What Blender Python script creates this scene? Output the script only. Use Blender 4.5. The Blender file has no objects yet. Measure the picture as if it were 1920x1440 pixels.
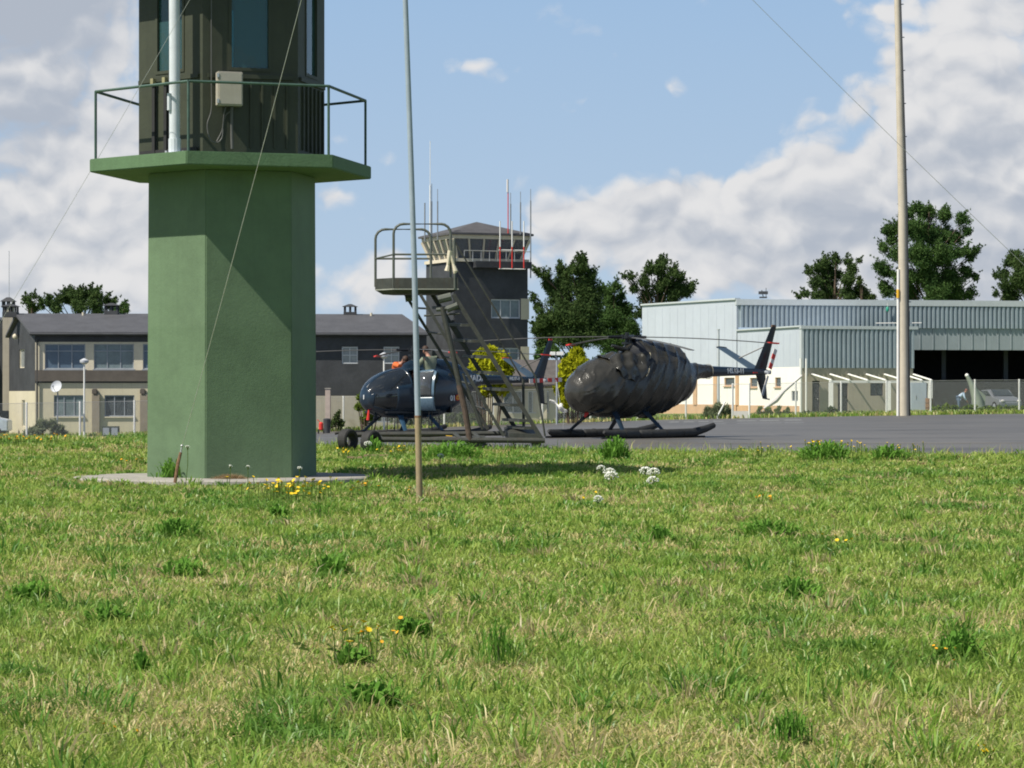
import bpy, bmesh, math, random
import numpy as np
from mathutils import Vector, Matrix
R = math.radians
random.seed(7); rng = np.random.default_rng(11)
scene = bpy.context.scene
COL = scene.collection

# ------------------------------------------------------------------ camera
FPX = 5200.0; EYE = 1.3; HY = 738.0
cam_d = bpy.data.cameras.new('camera'); cam = bpy.data.objects.new('camera', cam_d); COL.objects.link(cam)
cam.location = (0, 0, EYE); cam.rotation_euler = (R(90), 0, 0)
cam_d.sensor_width = 36.0; cam_d.lens = FPX/1920*36.0
cam_d.shift_y = (HY-720)/1920
cam_d.clip_start = 0.1; cam_d.clip_end = 6000
scene.camera = cam
scene.render.filter_size = 1.9 if hasattr(scene.render, 'filter_size') else 1.5
try: scene.cycles.pixel_filter_type = 'BLACKMAN_HARRIS'; scene.cycles.filter_width = 1.9
except Exception: pass
scene.cycles.max_bounces = 6; scene.cycles.transparent_max_bounces = 12

# ------------------------------------------------------------------ sun and sky
SUN_AZ = R(212.0); SUN_EL = R(51.0)          # plan angle from +X, elevation
sd = Vector((math.cos(SUN_EL)*math.cos(SUN_AZ), math.cos(SUN_EL)*math.sin(SUN_AZ), math.sin(SUN_EL)))
sl = bpy.data.lights.new('sun', 'SUN'); sl.energy = 4.8; sl.angle = R(0.5); sl.color = (1.0, 0.94, 0.82)
so = bpy.data.objects.new('sun', sl); COL.objects.link(so); so.location = (-30, -30, 40)
so.rotation_euler = sd.to_track_quat('Z', 'Y').to_euler()
scene.view_settings.view_transform = 'Standard'; scene.view_settings.look = 'None'
scene.view_settings.exposure = 0.33; scene.view_settings.gamma = 1.0

class NG:
    """tiny node-graph helper"""
    def __init__(s, tree): s.t = tree; s.n = tree.nodes; s.l = tree.links
    def new(s, typ, **kw):
        n = s.n.new(typ)
        for k, v in kw.items(): setattr(n, k, v)
        return n
    def put(s, sock, v):
        if hasattr(v, 'is_output') or isinstance(v, bpy.types.NodeSocket): s.l.new(v, sock)
        else: sock.default_value = v
    def m(s, op, a, b=None, c=None, clamp=False):
        n = s.new('ShaderNodeMath', operation=op); n.use_clamp = clamp
        s.put(n.inputs[0], a)
        if b is not None: s.put(n.inputs[1], b)
        if c is not None: s.put(n.inputs[2], c)
        return n.outputs[0]
    def vm(s, op, a, b=None, out=0):
        n = s.new('ShaderNodeVectorMath', operation=op); s.put(n.inputs[0], a)
        if b is not None: s.put(n.inputs[1], b)
        return n.outputs[out]
    def noise(s, vec, scale, detail=3, rough=.5, dist=0.0, col=False):
        n = s.new('ShaderNodeTexNoise'); s.put(n.inputs['Vector'], vec)
        n.inputs['Scale'].default_value = scale; n.inputs['Detail'].default_value = detail
        n.inputs['Roughness'].default_value = rough; n.inputs['Distortion'].default_value = dist
        return n.outputs['Color' if col else 'Fac']
    def mix(s, f, a, b):
        n = s.new('ShaderNodeMix', data_type='RGBA'); s.put(n.inputs[0], f)
        s.put(n.inputs[6], a if not isinstance(a, tuple) else (*a[:3], 1)); s.put(n.inputs[7], b if not isinstance(b, tuple) else (*b[:3], 1))
        return n.outputs[2]
    def ramp(s, f, lo, hi, smooth=True):
        n = s.new('ShaderNodeMapRange'); n.interpolation_type = 'SMOOTHSTEP' if smooth else 'LINEAR'
        s.put(n.inputs[0], f); n.inputs[1].default_value = lo; n.inputs[2].default_value = hi
        return n.outputs[0]

world = bpy.data.worlds.new("World"); scene.world = world; world.use_nodes = True
W = NG(world.node_tree); W.n.clear()
wo = W.new('ShaderNodeOutputWorld'); bg = W.new('ShaderNodeBackground'); W.l.new(bg.outputs[0], wo.inputs[0])
SKY = 0.1; bg.inputs[1].default_value = SKY
tc = W.new('ShaderNodeTexCoord'); D = tc.outputs['Generated']
sky = W.new('ShaderNodeTexSky', sky_type='NISHITA'); sky.sun_disc = False
sky.sun_elevation = SUN_EL; sky.sun_rotation = math.atan2(sd.x, sd.y)
sky.air_density = 1.0; sky.dust_density = 0.6; sky.ozone_density = 1.2
W.l.new(W.vm('NORMALIZE', W.vm('ADD', D, (0, 0, 0.30))), sky.inputs[0])
sep = W.new('ShaderNodeSeparateXYZ'); W.l.new(D, sep.inputs[0])
az = W.m('ARCTAN2', sep.outputs[0], sep.outputs[1]); el = W.m('ARCSINE', sep.outputs[2])
cmb = W.new('ShaderNodeCombineXYZ'); W.l.new(az, cmb.inputs[0]); W.l.new(el, cmb.inputs[1]); AE = cmb.outputs[0]
# domain-warped coordinates on the dome
wn = W.noise(AE, 22, 4, .55, col=True)
AEw = W.vm('ADD', AE, W.vm('MULTIPLY', W.vm('SUBTRACT', wn, (.5, .5, .5)), (.030, .022, 0)))
def blobs(lst, coord):
    acc = None
    for (px, py, sx, sy, amp) in lst:
        c = ((px-960)/FPX, (HY-py)/FPX, 0)
        v = W.vm('MULTIPLY', W.vm('SUBTRACT', coord, c), (FPX/sx, FPX/sy, 0))
        d = W.vm('DOT_PRODUCT', v, v, out=1)
        g = W.m('MULTIPLY', W.m('EXPONENT', W.m('MULTIPLY', d, -1.0)), amp)
        acc = g if acc is None else W.m('ADD', acc, g)
    return acc
CL = [(60, 60, 210, 230, 1.1), (190, 330, 130, 130, 1.0), (60, 480, 260, 120, .9), (230, 90, 70, 60, .35), (260, 480, 200, 110, .5),
      (620, 385, 42, 50, .75), (720, 515, 95, 75, .8), (850, 560, 130, 40, .45),
      (1085, 405, 75, 48, 1.0), (1290, 375, 130, 70, 1.0), (1510, 350, 150, 70, 1.0), (1620, 440, 200, 90, .9), (1440, 470, 300, 90, .9), (1180, 480, 200, 80, .6),
      (1760, 170, 150, 110, 1.1), (1860, 330, 190, 220, 1.1), (1690, 12, 150, 26, .55), (1880, 30, 120, 50, .7), (1700, 470, 250, 120, .9),
      (860, 120, 150, 40, .30), (1100, 60, 200, 60, .08)]
dens = blobs(CL, AEw)
high = W.ramp(el, .16, .30)                                 # the rest of the dome: scattered cloud
side = W.ramp(W.m('ABSOLUTE', az), .20, .30)
els = W.m('MULTIPLY', W.m('MAXIMUM', high, side), W.ramp(W.noise(D, 2.4, 5, .55), .50, .70))
dens = W.m('ADD', dens, els)
f1 = W.noise(W.vm('MULTIPLY', AEw, (1, 1.25, 1)), 34, 6, .56)
f2 = W.noise(W.vm('MULTIPLY', AEw, (1, 1.1, 1)), 95, 4, .6)
tot = W.m('ADD', dens, W.m('ADD', W.m('MULTIPLY', W.m('SUBTRACT', f1, .5), 1.45), W.m('MULTIPLY', W.m('SUBTRACT', f2, .5), .40)))
def puff(co):
    acc = None
    for sc_, am in ((42, .62), (100, .38)):
        v = W.new('ShaderNodeTexVoronoi', feature='F1'); W.l.new(W.vm('MULTIPLY', co, (1, 1.3, 0)), v.inputs['Vector']); v.inputs['Scale'].default_value = sc_
        d_ = W.m('MULTIPLY', W.m('SUBTRACT', .50, v.outputs['Distance']), am); acc = d_ if acc is None else W.m('ADD', acc, d_)
    return acc
pf = puff(AEw)
tot = W.m('ADD', tot, W.m('MULTIPLY', pf, 1.2))
cover = W.ramp(tot, .28, .80)
cover = W.m('MULTIPLY', cover, .96)
# relief: noise at a place shifted towards the sun minus noise here
sh = W.vm('ADD', AEw, (-.006, .010, 0))
g1 = W.noise(W.vm('MULTIPLY', sh, (1, 1.25, 1)), 34, 6, .56)
rel = W.m('ADD', W.m('MULTIPLY', W.m('SUBTRACT', f1, g1), 1.5), W.m('ADD', .56, W.m('MULTIPLY', W.m('SUBTRACT', pf, puff(W.vm('ADD', AEw, (-.0025, .0045, 0)))), 1.4)))
DK = [(30, 10, 230, 75, 1.5), (30, 200, 190, 130, .65), (190, 420, 90, 40, .3), (60, 560, 300, 60, .15), (1450, 450, 320, 60, .38), (1880, 450, 260, 150, .5), (1830, 260, 110, 60, .25), (1660, 560, 200, 60, .2)]
BR = [(190, 330, 90, 90, .30), (215, 60, 70, 40, .3), (1090, 385, 70, 30, .3), (1480, 285, 160, 45, .35), (1700, 110, 100, 60, .35), (1330, 350, 60, 40, .3), (640, 370, 50, 50, .2), (720, 500, 70, 50, .15), (1600, 560, 200, 40, .1)]
lit = W.m('ADD', W.m('SUBTRACT', rel, blobs(DK, AEw)), blobs(BR, AEw))
lit = W.ramp(lit, -.35, 1.0)
ccol = W.mix(lit, (3.5, 3.85, 4.45), (6.25, 6.2, 6.2))
# blue of the sky
hz = W.ramp(el, .0, .16, smooth=False)
skyc = W.mix(hz, (4.7, 5.65, 6.45), (3.05, 4.6, 6.6))
skyc = W.mix(.25, skyc, sky.outputs[0])
skyc = W.mix(W.ramp(el, .16, .5), skyc, W.vm('MULTIPLY', sky.outputs[0], (.62, .62, .62)))
ccol = W.vm('MULTIPLY', ccol, W.mix(W.m('MAXIMUM', high, side), (1, 1, 1), (.7, .7, .7)))
fin = W.mix(cover, skyc, ccol)
W.l.new(fin, bg.inputs[0])
world.cycles.sampling_method = 'MANUAL'; world.cycles.sample_map_resolution = 512

# ------------------------------------------------------------------ geometry helpers
def P(px, py, Y): return Vector(((px-960)/FPX*Y, Y, EYE-(py-HY)/FPX*Y))
def PX(px, Y): return (px-960)/FPX*Y
def ZP(py, Y): return EYE-(py-HY)/FPX*Y
FX = [-40, -30, -10, 0, 8, 20, 28, 60]; FZ = [-2.6, -2.55, -2.15, -1.75, -1.5, -1.27, -1.15, -1.1]
def relz(x, y):
    x = np.asarray(x, float); y = np.asarray(y, float)
    F = np.interp(x, FX, FZ)
    left = np.clip((-x-3.9)/1.5, 0, 1)
    z40 = -1.27+0*x
    z56 = -1.135+left*.15
    z60 = -1.10+left*.09
    z70 = -1.07+.035*np.minimum(x, 0)-0*x
    z = np.where(y < 40, z40, np.where(y < 56, z40+(z56-z40)*(y-40)/16, np.where(y < 60, z56+(z60-z56)*(y-56)/4,
        np.where(y < 70, z60+(z70-z60)*(y-60)/10, np.where(y < 150, z70+(F-z70)*(y-70)/80, F)))))
    return z
def vnoise(x, y, scale, seed):
    r = np.random.default_rng(seed); g = r.random((256, 256))
    u = np.asarray(x, float)/scale+100; v = np.asarray(y, float)/scale+100
    iu = np.floor(u).astype(int); iv = np.floor(v).astype(int); fu = u-iu; fv = v-iv
    fu = fu*fu*(3-2*fu); fv = fv*fv*(3-2*fv)
    a = g[iu % 256, iv % 256]; b = g[(iu+1) % 256, iv % 256]; c = g[iu % 256, (iv+1) % 256]; d = g[(iu+1) % 256, (iv+1) % 256]
    return (a*(1-fu)+b*fu)*(1-fv)+(c*(1-fu)+d*fu)*fv
def edgeY(x): return np.interp(np.asarray(x, float), [-40, -8, -3, 3, 9, 40], [64, 61, 56.2, 53.6, 51.2, 50])
def zg(x, y):
    x = np.asarray(x, float); y = np.asarray(y, float)
    w = np.clip((edgeY(x)-y-.3)/2.0, 0, 1)
    b = (vnoise(x, y, 1.1, 3)-.5)*.07+(vnoise(x, y, .35, 4)-.5)*.03+(vnoise(x, y, 3.1, 5)-.5)*.07
    return EYE+relz(x, y)+b*w
def zgf(x, y): return float(zg(x, y))
def G(px, py):
    """ground point seen at a pixel"""
    Y = 30.0
    for _ in range(40):
        Y = .5*Y+.5*max(5, min(400, (EYE-zgf(PX(px, Y), Y))*FPX/max(py-HY, 3)))
    return Vector((PX(px, Y), Y, zgf(PX(px, Y), Y)))

class MB:
    def __init__(s): s.v = []; s.f = []
    def add(s, vs, fs):
        o = len(s.v); s.v += [tuple(p) for p in vs]; s.f += [tuple(i+o for i in f) for f in fs]; return s
    def box(s, c, sz, rot=None):
        hx, hy, hz = sz[0]/2, sz[1]/2, sz[2]/2
        vs = [Vector((x, y, z)) for x in (-hx, hx) for y in (-hy, hy) for z in (-hz, hz)]
        if rot is not None: vs = [rot @ p for p in vs]
        c = Vector(c); vs = [p+c for p in vs]
        return s.add(vs, [(0, 1, 3, 2), (4, 6, 7, 5), (0, 4, 5, 1), (2, 3, 7, 6), (0, 2, 6, 4), (1, 5, 7, 3)])
    def hexa(s, b, t):
        """prism between bottom polygon b and top polygon t"""
        n = len(b); s.add(list(b)+list(t), [tuple(range(n))[::-1], tuple(range(n, 2*n))]+[(i, (i+1) % n, n+(i+1) % n, n+i) for i in range(n)]); return s
    def tube(s, pts, r, n=8, caps=True):
        pts = [Vector(p) for p in pts]; k = len(pts)
        rs = r if isinstance(r, (list, tuple)) else [r]*k
        rings = []; up = None
        for i, p in enumerate(pts):
            d = (pts[min(i+1, k-1)]-pts[max(i-1, 0)]).normalized()
            if up is None: up = Vector((0, 0, 1)) if abs(d.z) < .9 else Vector((1, 0, 0))
            a = d.cross(up).normalized(); b = d.cross(a).normalized(); up = -b if False else up
            rings.append([p+(a*math.cos(2*math.pi*j/n)+b*math.sin(2*math.pi*j/n))*rs[i] for j in range(n)])
        return s.loft(rings, caps)
    def loft(s, rings, caps=True, closed=True):
        n = len(rings[0]); vs = [p for r in rings for p in r]; fs = []
        for i in range(len(rings)-1):
            for j in range(n if closed else n-1):
                fs.append((i*n+j, i*n+(j+1) % n, (i+1)*n+(j+1) % n, (i+1)*n+j))
        if caps: fs.append(tuple(range(n))[::-1]); fs.append(tuple((len(rings)-1)*n+j for j in range(n)))
        return s.add(vs, fs)
    def ell(s, c, r, nu=12, nv=8):
        c = Vector(c); r = (r, r, r) if not isinstance(r, (tuple, list)) else r
        rings = []
        for i in range(nv+1):
            t = math.pi*i/nv; t = min(max(t, .02), math.pi-.02)
            rings.append([c+Vector((r[0]*math.sin(t)*math.cos(2*math.pi*j/nu), r[1]*math.sin(t)*math.sin(2*math.pi*j/nu), r[2]*math.cos(t))) for j in range(nu)])
        return s.loft(rings)
    def quad(s, a, b, c, d): return s.add([a, b, c, d], [(0, 1, 2, 3)])
    def build(s, name, mat, parent=None, world=False, smooth=False, fix=True, bevel=0, off=None):
        me = bpy.data.meshes.new(name)
        vs = s.v
        if world and parent is not None:
            o = parent.location if off is None else off
            vs = [(p[0]-o[0], p[1]-o[1], p[2]-o[2]) for p in vs]
        me.from_pydata(vs, [], s.f); me.update()
        if fix:
            bm = bmesh.new(); bm.from_mesh(me); bmesh.ops.recalc_face_normals(bm, faces=bm.faces)
            if bevel:
                try: bmesh.ops.bevel(bm, geom=[e for e in bm.edges if len(e.link_faces) == 2 and e.calc_face_angle(0) > .6], offset=bevel, segments=2, affect='EDGES')
                except Exception: pass
            bm.to_mesh(me); bm.free()
        if smooth:
            me.shade_smooth()
            try: me.set_sharp_from_angle(angle=R(40))
            except Exception: pass
        me.materials.append(mat)
        ob = bpy.data.objects.new(name, me); COL.objects.link(ob)
        if parent is not None: ob.parent = parent
        return ob

def thing(name, label, cat, loc=(0, 0, 0), rotz=0, group=None):
    o = bpy.data.objects.new(name, None); COL.objects.link(o); o.empty_display_size = .2
    o.location = loc; o.rotation_euler = (0, 0, rotz); o['label'] = label; o['category'] = cat
    if group: o['group'] = group
    return o
def tag(o, label, cat, group=None, kind=None):
    if label: o['label'] = label
    if cat: o['category'] = cat
    if group: o['group'] = group
    if kind: o['kind'] = kind
    return o
def copy_tree(o, parent=None):
    c = o.copy(); COL.objects.link(c); c.parent = parent
    for ch in list(KIDS(o)): copy_tree(ch, c)
    return c
def KIDS(o): return [x for x in COL.objects if x.parent == o]
def frame_obj(ob):
    """give a single-mesh thing an origin at its base"""
    me = ob.data; n = len(me.vertices); a = np.empty(n*3); me.vertices.foreach_get('co', a); a = a.reshape(-1, 3)
    o = np.array([(a[:, 0].min()+a[:, 0].max())/2, (a[:, 1].min()+a[:, 1].max())/2, a[:, 2].min()])
    a -= o; me.vertices.foreach_set('co', a.ravel()); me.update(); ob.location = o; return ob

# ------------------------------------------------------------------ materials
def mat(name, col, rough=.6, var=.12, scale=3.0, metal=0.0, bump=0.0, bscale=20, col2=None, streak=0.0, spec=.5, dirt=None):
    m = bpy.data.materials.new(name); m.use_nodes = True; g = NG(m.node_tree)
    b = g.n['Principled BSDF']
    t = g.new('ShaderNodeTexCoord').outputs['Object']
    n1 = g.noise(t, scale, 5, .6); n2 = g.noise(t, scale*6, 3, .6)
    f = g.ramp(g.m('ADD', g.m('MULTIPLY', n1, .7), g.m('MULTIPLY', n2, .3)), .32, .68)
    lo = tuple(c*(1-var) for c in col); hi = tuple(min(1, c*(1+var)) for c in col) if col2 is None else col2
    c = g.mix(f, lo, hi)
    if streak:
        sv = g.vm('MULTIPLY', t, (9, 9, .35)); s_ = g.ramp(g.noise(sv, 1.3, 4, .6), .5, .75)
        c = g.mix(g.m('MULTIPLY', s_, streak), c, tuple(x*.55 for x in col) if dirt is None else dirt)
    g.put(b.inputs['Base Color'], c)
    g.put(b.inputs['Roughness'], g.m('ADD', g.m('MULTIPLY', n2, .16), rough-.08))
    b.inputs['Metallic'].default_value = metal
    b.inputs['Specular IOR Level'].default_value = spec
    if bump:
        bn = g.new('ShaderNodeBump'); bn.inputs['Strength'].default_value = bump; bn.inputs['Distance'].default_value = .02
        g.put(bn.inputs['Height'], g.noise(t, bscale, 4, .6)); g.l.new(bn.outputs[0], b.inputs['Normal'])
    return m
def leafmat(name, c1, c2, c3, scale=1.2, trans=.3):
    m = bpy.data.materials.new(name); m.use_nodes = True; g = NG(m.node_tree); g.n.clear()
    out = g.new('ShaderNodeOutputMaterial')
    t = g.new('ShaderNodeTexCoord').outputs['Object']
    c = g.mix(g.ramp(g.noise(t, scale, 3, .6), .35, .65), c1, c2)
    c = g.mix(g.ramp(g.noise(t, scale*7, 2, .6), .45, .75), c, c3)
    d = g.new('ShaderNodeBsdfDiffuse'); tr = g.new('ShaderNodeBsdfTranslucent'); mx = g.new('ShaderNodeMixShader')
    g.put(d.inputs[0], c); g.put(tr.inputs[0], c); mx.inputs[0].default_value = trans
    g.l.new(d.outputs[0], mx.inputs[1]); g.l.new(tr.outputs[0], mx.inputs[2]); g.l.new(mx.outputs[0], out.inputs[0])
    return m
def glassmat(name, tint, alpha, rough=.05, glossy=(1, 1, 1), fres=1.45):
    """tinted see-through pane with a real reflection"""
    m = bpy.data.materials.new(name); m.use_nodes = True; g = NG(m.node_tree); g.n.clear()
    out = g.new('ShaderNodeOutputMaterial')
    tr = g.new('ShaderNodeBsdfTransparent'); tr.inputs[0].default_value = (*tint, 1)
    df = g.new('ShaderNodeBsdfDiffuse'); df.inputs[0].default_value = (*[c*.5 for c in tint], 1)
    m1 = g.new('ShaderNodeMixShader'); m1.inputs[0].default_value = alpha
    g.l.new(tr.outputs[0], m1.inputs[1]); g.l.new(df.outputs[0], m1.inputs[2])
    gl = g.new('ShaderNodeBsdfGlossy'); gl.inputs['Roughness'].default_value = rough; gl.inputs[0].default_value = (*glossy, 1)
    t = g.new('ShaderNodeTexCoord').outputs['Object']
    bn = g.new('ShaderNodeBump'); bn.inputs['Strength'].default_value = .15; bn.inputs['Distance'].default_value = .02
    g.put(bn.inputs['Height'], g.noise(t, 2.5, 2)); g.l.new(bn.outputs[0], gl.inputs['Normal'])
    fr = g.new('ShaderNodeFresnel'); fr.inputs[0].default_value = fres
    m2 = g.new('ShaderNodeMixShader'); g.l.new(fr.outputs[0], m2.inputs[0])
    g.l.new(m1.outputs[0], m2.inputs[1]); g.l.new(gl.outputs[0], m2.inputs[2]); g.l.new(m2.outputs[0], out.inputs[0])
    return m
MT = dict(
 deck=mat('green_concrete', (.090, .165, .080), .75, .10, 2.0, bump=.25, bscale=30, streak=.25),
 cabin=mat('olive_paint', (.038, .044, .026), .62, .12, 3, bump=.1, streak=.3),
 rail=mat('rail_paint', (.055, .105, .085), .5, .2, 6),
 greybox=mat('beige_box', (.42, .39, .33), .5, .06, 5, streak=.2),
 cable=mat('cable', (.10, .10, .095), .5, .1),
 whitemast=mat('white_mast_paint', (.60, .64, .68), .4, .06, 4, streak=.2),
 wire=mat('steel_wire', (.55, .55, .54), .4, .1, metal=.6),
 rust=mat('rust', (.20, .115, .065), .85, .35, 14, bump=.3),
 rustdark=mat('dark_rust', (.075, .055, .042), .85, .35, 14, bump=.3),
 concrete=mat('concrete', (.33, .31, .28), .85, .18, 5, bump=.3, streak=.3),
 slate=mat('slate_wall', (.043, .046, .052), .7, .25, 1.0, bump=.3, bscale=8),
 slateroof=mat('slate_roof', (.082, .084, .094), .65, .14, 1.2, bump=.3, bscale=6, streak=.2),  # roof slate, a lighter grey than the wall slate
 slateband=mat('brown_slate', (.11, .095, .082), .8, .15, 1.2),
 cream=mat('cream_wall', (.56, .51, .38), .8, .06, .8, streak=.35, dirt=(.36, .30, .2)),
 creamtrim=mat('cream_trim', (.64, .58, .45), .7, .08, 1.5),
 whiteframe=mat('white_frame', (.55, .57, .58), .5, .05),
 alu=mat('grey_frame', (.30, .33, .37), .45, .08),
 brownpier=mat('brown_pier', (.28, .24, .19), .8, .1, 2),
 hangar=mat('pale_steel_cladding', (.48, .525, .595), .45, .04, .4, streak=.14),
 hangarrib=mat('blue_grey_corrugated_steel', (.30, .36, .40), .42, .08, .6, streak=.25),
 hangartrim=mat('pale_flashing', (.50, .54, .56), .4, .05),
 whitewash=mat('whitewash', (.84, .82, .78), .8, .03, .7, streak=.12),
 peach=mat('peach_plinth', (.55, .36, .22), .8, .08, 1.5),
 beigewall=mat('beige_wall', (.40, .36, .29), .8, .08, .7, streak=.3),
 white=mat('white_paint', (.78, .78, .75), .5, .05, 3),
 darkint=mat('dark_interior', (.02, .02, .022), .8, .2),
 stonewall=mat('dark_stone_blocks', (.075, .075, .077), .85, .4, 9, bump=.5, bscale=14),
 navy=mat('navy_paint', (.012, .026, .045), .22, .2, 3, spec=.6),
 navylit=mat('navy_leg_sunlit', (.03, .075, .13), .35, .15, 3),  # leg blue lightened: sunlight on the legs is put into the colour
 navydark=mat('navy_black', (.012, .014, .018), .35, .2, 3),
 rubber=mat('rubber', (.022, .022, .022), .8, .3, 8, bump=.2),
 floatbag=mat('float_fabric', (.022, .023, .024), .65, .3, 6, bump=.4, bscale=12),
 blade=mat('rotor_blade_grey', (.10, .10, .095), .5, .1),
 red=mat('red_paint', (.62, .035, .025), .5, .08),
 stripewhite=mat('stripe_white', (.65, .62, .6), .5, .05),
 orange=mat('orange_cloth', (.62, .13, .03), .8, .15, 12),
 yellow=mat('yellow_paint', (.72, .42, .03), .5, .08),
 markwhite=mat('marking_white', (.72, .74, .74), .5, .03),
 steelstand=mat('olive_grey_steel', (.043, .046, .040), .6, .28, 9, streak=.3, dirt=(.07, .04, .022)),
 standrail=mat('stand_rail_paint', (.095, .105, .09), .5, .15, 9),
 standrust=mat('stand_rusty_post', (.085, .058, .045), .8, .35, 11, bump=.2),
 platedge=mat('worn_plate_edge', (.32, .33, .29), .6, .15, 6),
 bluegrey=mat('bluegrey_pole_paint', (.30, .36, .42), .45, .08, 5, streak=.3),
 tanpole=mat('tan_pole_primer', (.30, .235, .14), .75, .15, 8, streak=.4, dirt=(.2, .11, .05)),
 mastconc=mat('cream_concrete_mast', (.50, .45, .36), .8, .08, 2, streak=.3),
 skin=mat('skin', (.45, .24, .17), .6, .08),
 hair=mat('brown_hair', (.05, .025, .015), .7, .2),
 olive=mat('olive_shirt', (.20, .23, .165), .85, .12, 14, bump=.4, bscale=9),
 oliver=mat('dark_green_trousers', (.05, .06, .045), .85, .12, 14),
 greyshirt=mat('grey_shirt', (.32, .30, .27), .85, .12, 14),
 paleblue=mat('pale_blue_shirt', (.42, .54, .68), .85, .08, 14),
 khaki=mat('khaki_cloth', (.26, .26, .18), .85, .12, 14),
 boot=mat('black_boot', (.02, .02, .02), .5, .2),
 tarmac=None, bark=mat('pine_bark', (.10, .07, .05), .9, .3, 4, bump=.5),
 twig=mat('brown_stem', (.12, .10, .06), .9, .2),
 wood=mat('weathered_timber', (.30, .21, .13), .85, .3, 9, bump=.4),
 teal=mat('teal_plastic', (.03, .32, .22), .5, .1),
 silver=mat('silver_car_paint', (.24, .255, .28), .3, .04, metal=.3),
 dish=mat('dish_white', (.52, .54, .58), .45, .04),
 petal=mat('yellow_petal', (.80, .56, .01), .7, .1), petalor=mat('orange_yellow_petal', (.75, .38, .01), .7, .1),
 umbel=mat('white_umbel', (.85, .86, .80), .8, .12, 40, bump=.6, bscale=80),
)
MT['pine'] = leafmat('pine_needles', (.045, .080, .030), (.07, .115, .038), (.11, .155, .055), .5, .2)
MT['pine2'] = leafmat('pine_needles_green', (.048, .10, .032), (.078, .14, .042), (.12, .19, .06), .5, .2)
MT['cypress'] = leafmat('golden_cypress', (.27, .31, .015), (.38, .40, .02), (.50, .45, .03), 2.5, .3)
MT['hedge'] = leafmat('hedge_leaves', (.05, .085, .03), (.085, .13, .045), (.14, .17, .06), 1.5, .3)
MT['shrub'] = leafmat('shrub_leaves', (.10, .17, .03), (.16, .23, .04), (.22, .27, .06), 1.5, .35)
MT['pampas'] = leafmat('pampas_leaves', (.13, .17, .10), (.20, .24, .14), (.28, .29, .18), 2.0, .3)
MT['weed'] = leafmat('weed_leaves', (.10, .235, .035), (.15, .31, .05), (.21, .37, .08), 8, .35)
MT['flowerstem'] = leafmat('flower_stems', (.10, .17, .04), (.14, .22, .05), (.2, .24, .08), 8, .35)
MT['towerglass'] = glassmat('teal_glass', (.24, .60, .62), .22, .03)
MT['canopy'] = glassmat('smoked_canopy', (.10, .13, .16), .35, .05, fres=1.7)
MT['bubble'] = glassmat('clear_bubble', (.42, .46, .50), .30, .06, fres=1.6)
MT['cabglass'] = glassmat('cab_glass', (.55, .60, .66), .35, .06, fres=1.5)
def panemat(name, a, b, rough=.12):
    m = mat(name, a, rough, .1, 1.5, col2=b); return m
MT['pane'] = panemat('grey_green_pane', (.13, .17, .18), (.19, .24, .25))
MT['panedark'] = panemat('dark_pane', (.045, .055, .06), (.08, .095, .10))
MT['paneblue'] = panemat('blue_curtained_pane', (.075, .115, .17), (.10, .145, .20))
MT['panelight'] = panemat('pale_curtained_pane', (.26, .28, .28), (.34, .36, .35))
# tower column: slightly paler and less saturated above a wavy level
def towermat():
    m = mat('green_tower_paint', (.104, .168, .090), .7, .12, 1.3, bump=.15, bscale=26, streak=.12)
    g = NG(m.node_tree); b = g.n['Principled BSDF']; src = b.inputs['Base Color'].links[0].from_socket
    t = g.new('ShaderNodeTexCoord').outputs['Object']; sp = g.new('ShaderNodeSeparateXYZ'); g.l.new(t, sp.inputs[0])
    f = g.ramp(g.m('ADD', sp.outputs[2], g.m('MULTIPLY', g.noise(t, 9, 3), .05)), 2.24, 2.30)
    hs = g.new('ShaderNodeHueSaturation'); hs.inputs['Saturation'].default_value = .97; hs.inputs['Value'].default_value = 1.04
    g.l.new(src, hs.inputs['Color']); g.put(b.inputs['Base Color'], g.mix(f, src, hs.outputs[0])); return m
MT['tower'] = towermat()
def tarpmat():
    m = bpy.data.materials.new('grey_tarpaulin'); m.use_nodes = True; g = NG(m.node_tree); b = g.n['Principled BSDF']
    t = g.new('ShaderNodeTexCoord').outputs['Object']
    c = g.mix(g.ramp(g.noise(t, 2, 4), .3, .7), (.026, .026, .022), (.046, .044, .038)); g.put(b.inputs['Base Color'], c)
    g.put(b.inputs['Roughness'], g.m('ADD', g.m('MULTIPLY', g.noise(t, 9, 3), .2), .12))
    b.inputs['Specular IOR Level'].default_value = .55
    mp = g.vm('MULTIPLY', t, (1.0, .6, .45)); n = g.noise(mp, 5.5, 5, .6, 1.2)
    bn = g.new('ShaderNodeBump'); bn.inputs['Strength'].default_value = .45; bn.inputs['Distance'].default_value = .03
    g.put(bn.inputs['Height'], n); g.l.new(bn.outputs[0], b.inputs['Normal']); return m
MT['tarp'] = tarpmat()
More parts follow.
